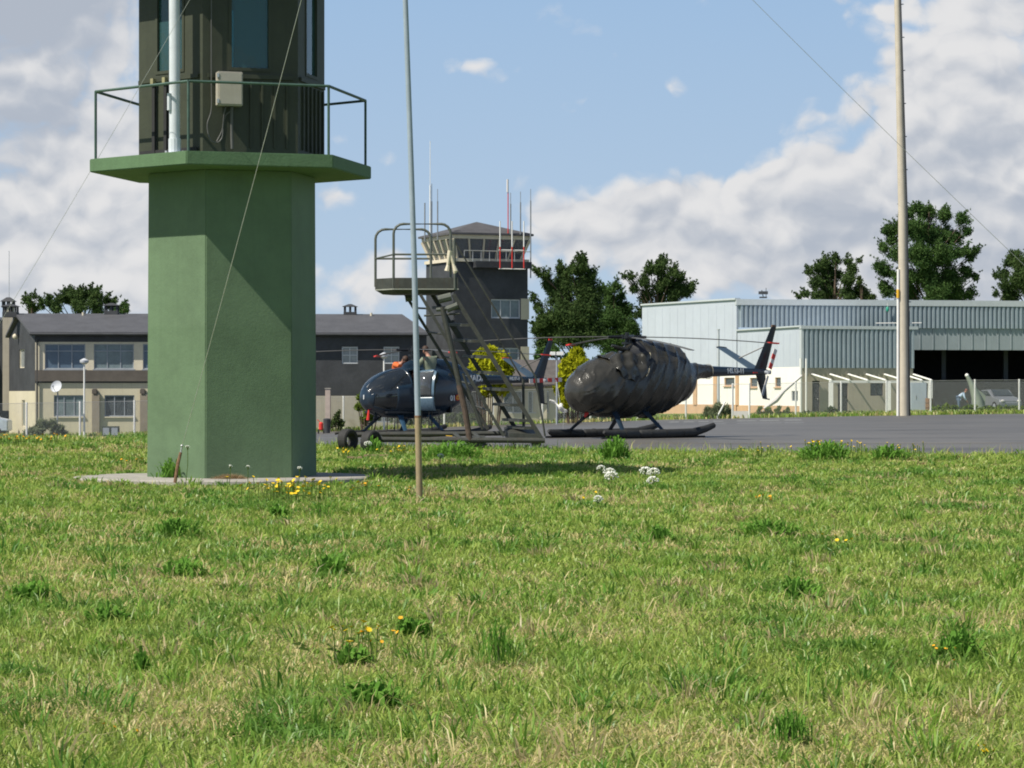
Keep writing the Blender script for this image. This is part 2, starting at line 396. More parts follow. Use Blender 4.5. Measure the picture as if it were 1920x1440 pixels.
def tarmacmat():
    m = bpy.data.materials.new('tarmac'); m.use_nodes = True; g = NG(m.node_tree); b = g.n['Principled BSDF']
    t = g.new('ShaderNodeTexCoord').outputs['Object']
    c = g.mix(g.ramp(g.noise(g.vm('MULTIPLY', t, (.25, 1, 1)), .22, 5, .6), .35, .65), (.088, .083, .078), (.132, .124, .115))
    c = g.mix(g.m('MULTIPLY', g.ramp(g.noise(t, 26, 4, .7), .35, .75), .35), c, (.17, .16, .15))
    c = g.mix(g.m('MULTIPLY', g.ramp(g.noise(g.vm('MULTIPLY', t, (.4, 1, 1)), .5, 6, .7), .50, .62), .55), c, (.05, .048, .046))
    g.put(b.inputs['Base Color'], c); b.inputs['Roughness'].default_value = .52
    bn = g.new('ShaderNodeBump'); bn.inputs['Strength'].default_value = .3; bn.inputs['Distance'].default_value = .01
    g.put(bn.inputs['Height'], g.noise(t, 40, 3)); g.l.new(bn.outputs[0], b.inputs['Normal']); return m
MT['tarmac'] = tarmacmat()
def groundmat():
    m = bpy.data.materials.new('turf_soil'); m.use_nodes = True; g = NG(m.node_tree); b = g.n['Principled BSDF']
    t = g.new('ShaderNodeTexCoord').outputs['Object']
    c = g.mix(g.ramp(g.noise(t, 1.3, 6, .65), .35, .65), (.13, .20, .05), (.22, .24, .09))
    c = g.mix(g.ramp(g.noise(t, 22, 5, .7), .4, .7), c, (.16, .22, .06))
    g.put(b.inputs['Base Color'], c); b.inputs['Roughness'].default_value = .95; b.inputs['Specular IOR Level'].default_value = .1
    bn = g.new('ShaderNodeBump'); bn.inputs['Strength'].default_value = .8; bn.inputs['Distance'].default_value = .03
    g.put(bn.inputs['Height'], g.noise(t, 30, 5, .7)); g.l.new(bn.outputs[0], b.inputs['Normal']); return m
MT['ground'] = groundmat()
# ================================================================== GROUND
def grid_sheet(name, xs, ys, zf, m, keep=None):
    X, Y = np.meshgrid(xs, ys); Z = zf(X, Y); nx, ny = len(xs), len(ys)
    v = np.stack([X, Y, Z], -1).reshape(-1, 3)
    idx = np.arange(nx*ny).reshape(ny, nx)
    q = np.stack([idx[:-1, :-1], idx[:-1, 1:], idx[1:, 1:], idx[1:, :-1]], -1).reshape(-1, 4)
    if keep is not None:
        cx = v[q].mean(1); q = q[keep(cx[:, 0], cx[:, 1])]
    me = bpy.data.meshes.new(name); me.vertices.add(len(v)); me.vertices.foreach_set('co', v.ravel())
    me.loops.add(q.size); me.loops.foreach_set('vertex_index', q.ravel().astype(np.int32))
    me.polygons.add(len(q)); me.polygons.foreach_set('loop_start', (np.arange(len(q))*4).astype(np.int32))
    me.polygons.foreach_set('loop_total', np.full(len(q), 4, np.int32)); me.update(calc_edges=True); me.validate()
    me.shade_smooth(); me.materials.append(m)
    o = bpy.data.objects.new(name, me); COL.objects.link(o); return o
YF = 157.0
def on_tar(x, y): return (y > edgeY(x)) & (y < YF)
xs = np.concatenate([-np.geomspace(2500, 62, 12), np.arange(-60, -14, 2), np.arange(-14, 14.01, .2), np.arange(16, 61, 2), np.geomspace(62, 2500, 12)])
ys = np.concatenate([[-60, -20, 0, 4], np.arange(6, 64, .2), np.arange(64, 180, 3), np.geomspace(180, 3500, 16)])
gnd = grid_sheet('ground', xs, ys, lambda x, y: zg(x, y)-.035*np.clip((y-edgeY(x))/.6, 0, 1)*(y < 170), MT['ground'])
tag(gnd, None, None, kind='structure')
# tarmac: rows follow the edge of the grass
txs = np.arange(-70, 71, 2.0); T = np.linspace(0, 1, 46)
def tar_sheet(name, y0f, y1f, x0, x1, m, dz, n=46, step=2.0):
    xx = np.arange(x0, x1+.01, step); rows = []
    for t in np.linspace(0, 1, n):
        yy = y0f(xx)*(1-t)+y1f(xx)*t; rows.append(np.stack([xx, yy, zg(xx, yy)+dz], -1))
    v = np.concatenate(rows); b = MB(); nx = len(xx)
    b.add([tuple(p) for p in v], [(r*nx+i, r*nx+i+1, (r+1)*nx+i+1, (r+1)*nx+i) for r in range(n-1) for i in range(nx-1)])
    o = b.build(name, m, smooth=True, fix=False); tag(o, None, None, kind='structure'); return o
tar_sheet('tarmac', lambda x: edgeY(x)-.05, lambda x: x*0+YF, -70, 70, MT['tarmac'], .006, n=70)
def paint_strip(name, m, pts, w, dz=.016):
    """painted line along ground points"""
    b = MB(); vs = []
    for i, p in enumerate(pts):
        vs += [(p[0], p[1]-w/2, zgf(p[0], p[1]-w/2)+dz), (p[0], p[1]+w/2, zgf(p[0], p[1]+w/2)+dz)]
    b.add(vs, [(2*i, 2*i+1, 2*i+3, 2*i+2) for i in range(len(pts)-1)])
    o = b.build(name, m, fix=False); tag(o, None, None, kind='structure'); return o
ymat = mat('faded_yellow_line', (.26, .20, .10), .7, .25, 8)
paint_strip('yellow_taxi_line', ymat, [(x, 60.6+.01*x) for x in np.arange(1.2, 14, .5)], .13)
for k, px in enumerate([1262, 1290, 1318, 1345, 1390, 1408, 1432, 1450, 1478, 1492]):
    for Yc, hh in ((139, 2.2), (122, 1.0)):
        if Yc == 122 and px < 1300: continue
        x0 = PX(px-8, Yc); paint_strip('white_dash', MT['markwhite'], [(x0, Yc), (x0+.5 if Yc == 139 else x0+.55, Yc)], hh*.5)  # short white dashes in two rows across the far apron
for Yc, wd, a, b_ in ((97, .12, -12, 20), (84, .10, 4, 16)):
    paint_strip('faint_line', mat('faint_line_paint', (.17, .165, .155), .7, .1), [(x, Yc+.05*x) for x in np.arange(a, b_, 1.0)], wd)

# ================================================================== GRASS
def grass_colors(x, y, n):
    p = .38*vnoise(x, y, 1.3, 21)+.42*vnoise(x, y, .42, 22)+.2*vnoise(x, y, 5, 23)
    dk = .35*vnoise(x, y, .8, 31)+.4*vnoise(x, y, .33, 33)+.25*vnoise(x, y, 2.6, 32)
    r = rng.random(n)
    straw = np.clip((p-.49)*4.5, 0, 1)*.70+.12
    isstraw = r < straw
    A = np.array([.25, .37, .068]); B = np.array([.385, .465, .11]); Dk = np.array([.13, .27, .045])
    S1 = np.array([.70, .60, .31]); S2 = np.array([.50, .45, .17])
    t = rng.random(n)[:, None]
    g = A*(1-t)+B*t; d = np.clip((dk-.50)*4.5, 0, 1)[:, None]; g = g*(1-d)+Dk*d
    s = S1*t+S2*(1-t)
    c = np.where(isstraw[:, None], s, g)*(0.85+.3*rng.random((n, 1)))
    return c, isstraw, p, dk
def blades(name, x, y, z, h, w, lean, ang, col, facing=None, mt=None):
    n = len(x)
    dx, dy = np.cos(ang), np.sin(ang)
    fa = rng.random(n)*2*np.pi if facing is None else facing
    wx, wy = np.cos(fa)*w/2, np.sin(fa)*w/2
    v = np.empty((n, 5, 3), np.float32)
    v[:, 0] = np.stack([x-wx, y-wy, z], -1); v[:, 1] = np.stack([x+wx, y+wy, z], -1)
    mx = x+dx*lean*h*.38; my = y+dy*lean*h*.38; mz = z+h*.62
    v[:, 2] = np.stack([mx+wx*.8, my+wy*.8, mz], -1); v[:, 3] = np.stack([mx-wx*.8, my-wy*.8, mz], -1)
    v[:, 4] = np.stack([x+dx*lean*h, y+dy*lean*h, z+h*(1-.22*np.minimum(lean, 1.6))], -1)
    o = (np.arange(n)*5)[:, None]
    q = o+np.array([0, 1, 2, 3]); t = o+np.array([3, 2, 4])
    loops = np.concatenate([q, t], 1).ravel().astype(np.int32)
    ls = (np.arange(n)*7)[:, None]+np.array([0, 4]); lt = np.tile([4, 3], n)
    me = bpy.data.meshes.new(name); me.vertices.add(n*5); me.vertices.foreach_set('co', v.ravel())
    me.loops.add(len(loops)); me.loops.foreach_set('vertex_index', loops)
    me.polygons.add(2*n); me.polygons.foreach_set('loop_start', ls.ravel().astype(np.int32)); me.polygons.foreach_set('loop_total', lt.astype(np.int32))
    me.update(calc_edges=True)
    a = me.color_attributes.new('col', 'FLOAT_COLOR', 'POINT')
    c4 = np.ones((n, 5, 4), np.float32); c4[:, :, :3] = col[:, None, :]; c4[:, 0:2, :3] *= .97
    a.data.foreach_set('color', c4.ravel())
    me.materials.append(mt or MT['grass']); o = bpy.data.objects.new(name, me); COL.objects.link(o); return o
def grassmat():
    m = bpy.data.materials.new('grass_blades'); m.use_nodes = True; g = NG(m.node_tree); g.n.clear()
    out = g.new('ShaderNodeOutputMaterial'); at = g.new('ShaderNodeAttribute', attribute_name='col')
    d = g.new('ShaderNodeBsdfDiffuse'); tr = g.new('ShaderNodeBsdfTranslucent'); mx = g.new('ShaderNodeMixShader')
    g.l.new(at.outputs['Color'], d.inputs[0]); g.l.new(at.outputs['Color'], tr.inputs[0]); mx.inputs[0].default_value = .42
    g.l.new(d.outputs[0], mx.inputs[1]); g.l.new(tr.outputs[0], mx.inputs[2])
    gl = g.new('ShaderNodeBsdfGlossy'); gl.inputs['Roughness'].default_value = .42; gl.inputs[0].default_value = (1, 1, 1, 1)
    m2 = g.new('ShaderNodeMixShader'); m2.inputs[0].default_value = .02
    g.l.new(mx.outputs[0], m2.inputs[1]); g.l.new(gl.outputs[0], m2.inputs[2]); g.l.new(m2.outputs[0], out.inputs[0]); return m
MT['grass'] = grassmat()
TX, TY = -4.11, 40.8
def scatter(y0, y1, dens, power, yref=12., side=1.2, mx=None):
    Ys = np.linspace(y0, y1, 400); wd = 2*(Ys*.187+side); dn = dens*(yref/Ys)**power
    cum = np.cumsum(wd*dn); N = int(cum[-1]*(Ys[1]-Ys[0]))
    if mx: N = min(N, mx)
    y = np.interp(rng.random(N)*cum[-1], cum, Ys); x = (rng.random(N)*2-1)*(y*.187+side)
    return x, y
def grass_ok(x, y):
    return (y < edgeY(x)+.15*np.sin(x*3)+.1*np.sin(x*7.3)) & (np.hypot(x-TX, y-TY) > 2.13) 
x, y = scatter(8.2, 64, 2100, 1.2)
k = grass_ok(x, y); x, y = x[k], y[k]; n = len(x)
c, isst, p, dk = grass_colors(x, y, n)
tall = np.clip((dk-.5)*4, 0, 1); edge = np.clip(1-(edgeY(x)-y)/3.0, 0, 1)
h = (.028+.045*rng.random(n)**1.5+.05*tall*rng.random(n))*(1-.35*isst)*(1+.9*edge)*(1+.012*np.clip(y-10, 0, 50))*np.where(np.hypot(x-TX, y-TY) < 3.0, .45, 1)
w = (.0045+.0055*rng.random(n)+.005*tall*rng.random(n))*np.clip(y/12, 1, 4.2)**.72
lean = .25+1.5*rng.random(n)
g1 = blades('grass', x, y, zg(x, y)-.004, h, w, lean, rng.random(n)*2*np.pi, c)
tag(g1, 'short mown grass covering the field in front of the green tower', 'grass', kind='stuff')
# longer blades and dry seed stalks
x, y = scatter(8.2, 62, 95, 1.1); k = grass_ok(x, y) & (rng.random(len(x)) < .25+vnoise(x, y, .5, 55)); x, y = x[k], y[k]; n = len(x)
c, isst, p, dk = grass_colors(x, y, n)
h = .07+.10*rng.random(n)**1.6; w = (.004+.004*rng.random(n))*np.clip(y/12, 1, 4)**.7
g2 = blades('long_grass', x, y, zg(x, y)-.004, h, w, .25+.9*rng.random(n), rng.random(n)*2*np.pi, c)
tag(g2, 'longer loose grass blades scattered through the mown grass', 'grass', kind='stuff')
# tufts: blades fanning out from one crown
tx_, ty_ = scatter(8.4, 54, 11, .75); k = grass_ok(tx_, ty_); tx_, ty_ = tx_[k], ty_[k]; nb = 26; nt = len(tx_)
sz = (.35+1.0*rng.random(nt)**2.2); r_ = .10*sz[:, None]*np.sqrt(rng.random((nt, nb))); a_ = rng.random((nt, nb))*2*np.pi
x = (tx_[:, None]+r_*np.cos(a_)).ravel(); y = (ty_[:, None]+r_*np.sin(a_)).ravel(); ang = (a_+rng.normal(size=a_.shape)*.5).ravel(); n = len(x)
h = (sz[:, None]*(.05+.085*rng.random((nt, nb)))).ravel(); t = np.repeat(rng.random(nt), nb)[:, None]; v_ = rng.random((n, 1))*.35+.8
c = (np.array([.10, .25, .035])*t+np.array([.25, .40, .06])*(1-t))*v_; st_ = np.repeat(rng.random(nt) < .16, nb); c[st_] = np.array([.50, .42, .22])*v_[st_]
w = (.005+.008*rng.random(n))*np.clip(y/12, 1, 4)**.7
gt = blades('grass_tufts', x, y, zg(x, y)-.004, h, w, .25+.9*rng.random(n), ang, c); tag(gt, 'coarser grass tufts fanning out all over the mown field', 'grass', kind='stuff')
# litter of dry cut grass lying flat
x, y = scatter(8.2, 56, 300, 1.25); pp = .38*vnoise(x, y, 1.3, 21)+.42*vnoise(x, y, .42, 22)+.2*vnoise(x, y, 5, 23)
k = grass_ok(x, y) & (rng.random(len(x)) < np.clip((pp-.40)*3, .05, 1)); x, y = x[k], y[k]; n = len(x)
t = rng.random((n, 1)); c = np.array([.66, .55, .34])*t+np.array([.42, .33, .19])*(1-t)
h = .02+.02*rng.random(n); w = (.0035+.002*rng.random(n))*np.clip(y/12, 1, 4)**.85
g3 = blades('dry_grass', x, y, zg(x, y)+.004+.02*rng.random(n), h, w, 2.0+3*rng.random(n), rng.random(n)*2*np.pi, c)
tag(g3, 'straw coloured cut grass lying in patches on the field', 'dry grass', kind='stuff')
# verge between the tarmac and the buildings
n = 26000; x = rng.random(n)*92-42; y = YF+.2+rng.random(n)*12; c, isst, p, dk = grass_colors(x*.3, y*.3, n)
g4 = blades('verge_grass', x, y, zg(x, y), .12+.2*rng.random(n), .05+.05*rng.random(n), .2+.6*rng.random(n), rng.random(n)*6.28, c*.9)
tag(g4, 'rough green grass verge beyond the apron behind the wire fence', 'grass', kind='stuff')

# ================================================================== FACADES
class Face:
    """vertical wall plane through two plan points, addressed by pixels or metres"""
    def __init__(s, a, b):
        s.a = Vector((a[0], a[1], 0)); s.b = Vector((b[0], b[1], 0)); s.d = (s.b-s.a).normalized(); s.L = (s.b-s.a).length
        s.n = Vector((s.d.y, -s.d.x, 0))
        if s.n.dot(-s.a) < 0: s.n = -s.n
    def u(s, px):
        k = (px-960)/FPX   # x = k*y
        return (k*s.a.y-s.a.x)/(s.d.x-k*s.d.y)
    def yat(s, u): return (s.a+s.d*u).y
    def z(s, py, u): return EYE-(py-HY)/FPX*s.yat(u)
    def pt(s, u, z, off=0): q = s.a+s.d*u+s.n*off; return Vector((q.x, q.y, z))
    def box(s, mb, u0, u1, z0, z1, o0, o1):
        mb.hexa([s.pt(u0, z0, o0), s.pt(u1, z0, o0), s.pt(u1, z0, o1), s.pt(u0, z0, o1)],
                [s.pt(u0, z1, o0), s.pt(u1, z1, o0), s.pt(u1, z1, o1), s.pt(u0, z1, o1)]); return mb
    def pbox(s, mb, px0, px1, py0, py1, o0, o1):
        u0, u1 = s.u(px0), s.u(px1); um = (u0+u1)/2
        return s.box(mb, u0, u1, s.z(py1, um), s.z(py0, um), o0, o1)
    def prect(s, px0, px1, py0, py1):
        u0, u1 = s.u(px0), s.u(px1); um = (u0+u1)/2; return (u0, u1, s.z(py1, um), s.z(py0, um))
def wall_holes(mb, F, u0, u1, z0, z1, holes, depth=.18):
    us = sorted({u0, u1, *[h[0] for h in holes], *[h[1] for h in holes]}); us = [u for u in us if u0 <= u <= u1]
    zs = sorted({z0, z1, *[h[2] for h in holes], *[h[3] for h in holes]}); zs = [z for z in zs if z0 <= z <= z1]
    for i in range(len(us)-1):
        for j in range(len(zs)-1):
            cu, cz = (us[i]+us[i+1])/2, (zs[j]+zs[j+1])/2
            if any(h[0] < cu < h[1] and h[2] < cz < h[3] for h in holes): continue
            F.box(mb, us[i], us[i+1], zs[j], zs[j+1], -depth, 0)
    return mb
def window(F, rect, parent, pane, frame, nx=2, ny=1, fw=.06, dep=.10, mull=.05, sill=None, name='window', transom=None):
    u0, u1, z0, z1 = rect; b = MB()
    e = .004
    F.box(b, u0+e, u0+fw, z0+e, z1-e, -dep-.03, -dep+.05); F.box(b, u1-fw, u1-e, z0+e, z1-e, -dep-.03, -dep+.05)
    F.box(b, u0+fw, u1-fw, z0+e, z0+fw, -dep-.03, -dep+.05); F.box(b, u0+fw, u1-fw, z1-fw, z1-e, -dep-.03, -dep+.05)
    for i in range(1, nx):
        uc = u0+(u1-u0)*i/nx; F.box(b, uc-mull/2, uc+mull/2, z0+fw, z1-fw, -dep-.02, -dep+.045)
    for zc in ([z0+(z1-z0)*j/ny for j in range(1, ny)] if transom is None else [z0+(z1-z0)*transom]):
        F.box(b, u0+fw, u1-fw, zc-mull/2, zc+mull/2, -dep-.018, -dep+.04)
    w = b.build(name, frame, parent, world=True)
    q = MB(); F.box(q, u0+fw*.5, u1-fw*.5, z0+fw*.5, z1-fw*.5, -dep-.015, -dep); q.build('pane', pane, w, world=True, off=parent.location)
    if sill: s_ = MB(); F.box(s_, u0-.06, u1+.06, z0-.07, z0-.003, .003, .09); s_.build('sill', sill, w, world=True, off=parent.location)
    return w

# ---------------------------------------------------------------- long slate building on the left
def building_left():
    A = (PX(66, 160), 160); B = (PX(800, 161.5), 161.5); F = Face(A, B)
    t = thing('office_building', 'long two storey office with dark slate walls and grey roof left of the control tower', 'building', (A[0], A[1], zgf(*A)))
    z0 = zgf(*A)-.3; zb = F.z
    zeave = F.z(628, 0); zr = F.z(588.5, 0)+.02
    # upper floor, left bay (recessed cream band with windows), and lower floor
    uS = F.u(470)         # where the plain dark wall begins (behind the green tower)
    win_up = [(84, 160), (176, 251), (268, 340), (356, 440)]
    win_lo = [(101, 158), (196, 252), (285, 350), (375, 440)]
    up = MB(); holes = [F.prect(a, b, 645, 692) for a, b in win_up]
    wall_holes(up, F, F.u(66), uS, F.z(694, 0), F.z(641, 0), holes)
    up.build('upper_wall', MT['creamtrim'], t, world=True)
    lo = MB(); holes2 = [F.prect(a, b, 741, 781) for a, b in win_lo]
    wall_holes(lo, F, F.u(66), uS, z0, F.z(718, 0), holes2)
    lo.build('lower_wall', MT['cream'], t, world=True)
    bn = MB(); F.box(bn, F.u(66), uS, F.z(715, 0), F.z(694, 0)-.003, -.2, .16); bn.build('slate_band', MT['slateband'], t, world=True)
    bn = MB(); F.box(bn, F.u(66), uS, F.z(718, 0)+.003, F.z(715, 0)-.003, -.2, .04); F.box(bn, F.u(66)-.02, F.u(470), F.z(641, 0)+.003, zeave, -.2, .02); bn.build('slate_fascia', MT['slate'], t, world=True)
    # plain slate wall on the right part
    sl_ = [(641, 671, 650, 682), (719, 749, 650, 682), (823, 851, 652, 680)]
    hs = [F.prect(*q) for q in sl_[:2]]
    dk = MB(); wall_holes(dk, F, uS+.003, F.L, F.z(742, 30), zeave, hs); dk.build('slate_wall', MT['slate'], t, world=True)
    gl = MB(); wall_holes(gl, F, uS+.003, F.L, z0, F.z(742, 30)-.003, [F.prect(690, 770, 750, 792)]); gl.build('lower_wall', MT['beigewall'], t, world=True)
    window(F, F.prect(690, 770, 750, 792), t, MT['panedark'], MT['alu'], nx=3)
    for q in hs: window(F, q, t, MT['panelight'], MT['whiteframe'], nx=2, ny=2, fw=.07)
    for i, q in enumerate(holes): window(F, q, t, [MT['paneblue'], MT['pane'], MT['paneblue'], MT['pane']][i], MT['alu'], nx=3, transom=.72, sill=MT['alu'])
    for i, q in enumerate(holes2): window(F, q, t, MT['panedark'] if i % 2 else MT['pane'], MT['alu'], nx=3, sill=MT['creamtrim'])
    for px in (178, 268, 360, 450):
        q = MB(); F.pbox(q, px-5, px+9, 740, 818, .002, .25); q.build('pier', MT['brownpier'], t, world=True)
        q = MB(); F.pbox(q, px-5, px+5, 729, 739.5, .002, .3); q.build('wall_lamp', MT['slateband'], t, world=True, bevel=.04)
    # left end wall, skewed, gabled
    C = (PX(17, 168), 168.0); E = Face(C, A)
    e = MB(); L = E.L
    zc = lambda py: E.z(py, L)
    wall_holes(e, E, 0, L, zc(733), zeave, [(L*.40, L*.60, E.z(690, L*.5), E.z(655, L*.5))])
    pk = .42*L
    e.hexa([E.pt(0, zeave, -.18), E.pt(L, zeave, -.18), E.pt(L, zeave, 0), E.pt(0, zeave, 0)],
           [E.pt(pk-.05, zr-.15, -.18), E.pt(pk+.05, zr-.15, -.18), E.pt(pk+.05, zr-.15, 0), E.pt(pk-.05, zr-.15, 0)])
    e.build('gable_wall', MT['slate'], t, world=True)
    e = MB(); wall_holes(e, E, 0, L, z0, zc(733)-.003, [(L*.50, L*.62, E.z(800, L*.5), E.z(750, L*.5))]); e.build('gable_lower_wall', MT['cream'], t, world=True)
    window(E, (L*.40, L*.60, E.z(690, L*.5), E.z(655, L*.5)), t, MT['panelight'], MT['creamtrim'], nx=1)
    window(E, (L*.50, L*.62, E.z(800, L*.5), E.z(750, L*.5)), t, MT['pane'], MT['creamtrim'], nx=1)
    q = MB(); q.ell(E.pt(L*.38, E.z(631, L*.38), .2), .17); q.build('gable_lamp', MT['creamtrim'], t, world=True, smooth=True)
    # down pipe
    q = MB(); q.tube([F.pt(.12, zeave-.2, .12), F.pt(.12, z0, .12)], .05); q.build('downpipe', MT['slate'], t, world=True, smooth=True)
    # roof: two slopes with overhang, thickness
    rf = MB(); dpt = E.pt(0, 0)-E.pt(L, 0)          # from front corner to the back corner
    back = Vector((dpt.x, dpt.y, 0)); ridge = back*(1-pk/L)
    a = F.pt(-.25, zeave+.02, .45); b_ = F.pt(F.L+.1, zeave+.02, .45)
    ra = F.pt(-.25, zr, 0)+ridge; rb = F.pt(F.L+.1, zr, 0)+ridge
    ba = F.pt(-.25, zeave, -.2)+back; bb = F.pt(F.L+.1, zeave, -.2)+back
    up_ = Vector((0, 0, .14))
    for quadp in ([a, b_, rb, ra], [ra, rb, bb, ba]): rf.hexa(quadp, [p+up_ for p in quadp])
    rf.build('roof', MT['slateroof'], t, world=True)
    gt = MB(); gt.tube([a+Vector((0, -.05, .02)), b_+Vector((0, -.05, .02))], .07); gt.build('gutter', MT['slate'], t, world=True, smooth=True)
    # back body so nothing shows through
    bd = MB(); i0 = F.pt(.3, z0, -.6); i1 = F.pt(F.L-.2, z0, -.6); bk = Vector((0, 6.0, 0)); hh = Vector((0, 0, zeave-z0-.05))
    bd.hexa([i0, i1, i1+bk, i0+bk], [p+hh for p in (i0, i1, i1+bk, i0+bk)]); bd.build('rear_wall', MT['slate'], t, world=True)
    # chimneys and vents on the ridge
    def chim(px, py0, w, hgt, m):
        u = F.u(px); c = F.pt(u, zr, 0)+ridge; q = MB(); q.box(c+Vector((0, .1, hgt*.2)), (w, w, hgt*.9)); o = q.build('chimney', m, t, world=True)
        q = MB()
        for sx in (-1, 0, 1):
            for sy in (-1, 1): q.box(c+Vector((sx*w*.42, .1+sy*w*.42, hgt*.65+.16)), (.1, .1, .32))
        tp = hgt*.65+.32
        q.hexa([c+Vector((x_, y_+.1, tp)) for x_, y_ in ((-.62*w, -.62*w), (.62*w, -.62*w), (.62*w, .62*w), (-.62*w, .62*w))],
               [c+Vector((x_, y_+.1, tp+.16)) for x_, y_ in ((-.12*w, -.12*w), (.12*w, -.12*w), (.12*w, .12*w), (-.12*w, .12*w))])
        q.build('chimney_cap', m, o, world=True, off=t.location)
    chim(48, 0, .85, .35, MT['slate']); chim(243, 0, .8, .45, MT['slate']); chim(703, 0, .75, .4, MT['slate'])
    for px in (185, 739): q = MB(); c = F.pt(F.u(px), zr-.25, 0)+ridge*.9; q.tube([c, c+Vector((0, 0, .45))], .07); q.build('vent_pipe', MT['creamtrim'], t, world=True, smooth=True)
    # things near it
    y0 = 156.5; d = thing('satellite_dish', 'grey white satellite dish on a short post by the cream wall of the left office', 'satellite dish', (PX(105, y0), y0, ZP(740, y0)-.6))
    rings = []
    ax = Vector((-.35, -.85, .35)).normalized(); s1 = ax.cross(Vector((0, 0, 1))).normalized(); s2 = s1.cross(ax)
    c = P(106, 725, y0)
    for rr, dd in ((.02, .10), (.16, .08), (.27, .04), (.35, -.02)):
        rings.append([c-ax*dd+(s1*math.cos(a_)*rr+s2*math.sin(a_)*rr*1.0) for a_ in [2*math.pi*i/20 for i in range(20)]])
    rings += [[p+ax*.03 for p in r] for r in rings[::-1]]
    q = MB(); q.loft(rings); q.build('dish_bowl', MT['dish'], d, world=True, smooth=True)
    q = MB(); q.tube([c+ax*-.1, c-ax*.1+Vector((0, .15, -.5)), (c.x, y0+.15, zgf(c.x, y0))], .04); q.build('post', MT['alu'], d, world=True, smooth=True)
    q = MB(); q.tube([c-s2*.31, c+ax*.38-s2*.1], .015); q.ell(c+ax*.38-s2*.1, .05); q.build('feed_arm', MT['alu'], d, world=True, smooth=True)
    y0 = 157.6; u = PX(208, y0); k = thing('condenser_unit', 'dark green twin fan unit standing on the grass by the left office wall', 'air conditioner', (u, y0, zgf(u, y0)))
    q = MB(); q.box((u, y0, ZP(809, y0)), (.95, .35, .6)); q.build('casing', mat('condenser_green', (.06, .075, .06), .5), k, world=True, bevel=.02)
    for sx in (-.24, .24):
        q = MB(); q.box((u+sx, y0-.2, ZP(809, y0)), (.36, .04, .42)); q.build('grille', MT['alu'], k, world=True, bevel=.01)
    q = MB()
    for sx in (-.4, .4): q.box((u+sx, y0, zgf(u, y0)+.12), (.08, .3, .3))
    q.build('foot', MT['alu'], k, world=True)
building_left()

# neighbour house at the far left
def house_far_left():
    A = (PX(-60, 172), 172); B = (PX(14, 174), 174); F = Face(A, B); z0 = zgf(*A)-.3
    t = thing('house', 'dark slate house cut by the left edge of the photo with a tall beige chimney', 'house', (A[0], A[1], z0+.3))
    q = MB(); ze = F.z(604, 2); wall_holes(q, F, -6, F.L, F.z(770, 2), ze, [F.prect(-30, 5, 720, 742)]); q.build('wall', MT['slate'], t, world=True)
    window(F, F.prect(-30, 5, 720, 742), t, MT['pane'], MT['whiteframe'], nx=2)
    q = MB(); wall_holes(q, F, -6, F.L, z0, F.z(770, 2)-.003, []); q.build('base_wall', MT['beigewall'], t, world=True)
    rf = MB(); a, b = F.pt(-6.2, ze, .4), F.pt(F.L+.2, ze, .4); bk = Vector((0, 4, .25)); up = Vector((0, 0, .15))
    rf.hexa([a, b, b+bk, a+bk], [p+up for p in (a, b, b+bk, a+bk)]); rf.hexa([a+bk, b+bk, b+Vector((0, 8, 0)), a+Vector((0, 8, 0))], [p+up for p in (a+bk, b+bk, b+Vector((0, 8, 0)), a+Vector((0, 8, 0)))])
    rf.build('roof', MT['slateroof'], t, world=True)
    q = MB(); q.box(((A[0]+B[0])/2-1.5, A[1]+3.6, (z0+ze)/2), (7.5, 6, ze-z0-.05)); q.build('rear_wall', MT['slate'], t, world=True)
    Y = 170.0; c = P(16, 600, Y); w = .62
    q = MB(); zt = ZP(577, Y); zb = ZP(770, Y); q.box((c.x, Y, (zt+zb)/2), (w, w, zt-zb)); ch = q.build('chimney', MT['beigewall'], t, world=True)
    q = MB(); q.box((c.x, Y, zt+.06), (w+.12, w+.12, .12))
    for sx in (-1, 0, 1):
        for sy in (-1, 1): q.box((c.x+sx*.3, Y+sy*.3, zt+.25), (.1, .1, .26))
    q.hexa([Vector((c.x+a_, Y+b_, zt+.38)) for a_, b_ in ((-.45, -.45), (.45, -.45), (.45, .45), (-.45, .45))], [Vector((c.x+a_, Y+b_, zt+.64)) for a_, b_ in ((-.1, -.1), (.1, -.1), (.1, .1), (-.1, .1))])
    q.build('chimney_cap', MT['slate'], ch, world=True, off=t.location)
    q = MB(); q.tube([Vector((c.x, Y+.2, zt)), Vector((c.x, Y+.2, ZP(470, Y)))], .02, 5); q.build('aerial', MT['wire'], t, world=True)
    Yc = 164.0; cx = PX(-32, Yc); g0 = zgf(cx, Yc); v = thing('parked_van', 'pale blue white van parked below the far left house, cut by the photo edge', 'van', (cx, Yc, g0))
    q = MB(); prof = [(-2.2, .35), (-2.2, 1.0), (-1.5, 1.15), (-1.0, 1.75), (1.4, 1.8), (1.6, 1.6), (1.65, .35)]
    q.hexa([Vector((cx-a_-.6, Yc-.8, g0+b_)) for a_, b_ in prof], [Vector((cx-a_-.6, Yc+.8, g0+b_)) for a_, b_ in prof]); q.build('body', mat('pale_van_paint', (.42, .48, .58), .35), v, world=True, bevel=.05)
    q = MB(); q.box((cx-.5, Yc-.81, g0+1.42), (1.9, .03, .4)); q.build('side_window', MT['panedark'], v, world=True)
    for dx in (-1.6, .9):
        q = MB(); q.tube([(cx+dx, Yc-.85, g0+.32), (cx+dx, Yc-.65, g0+.32)], .32, 16); q.build('wheel', MT['rubber'], v, world=True, smooth=True)
house_far_left()

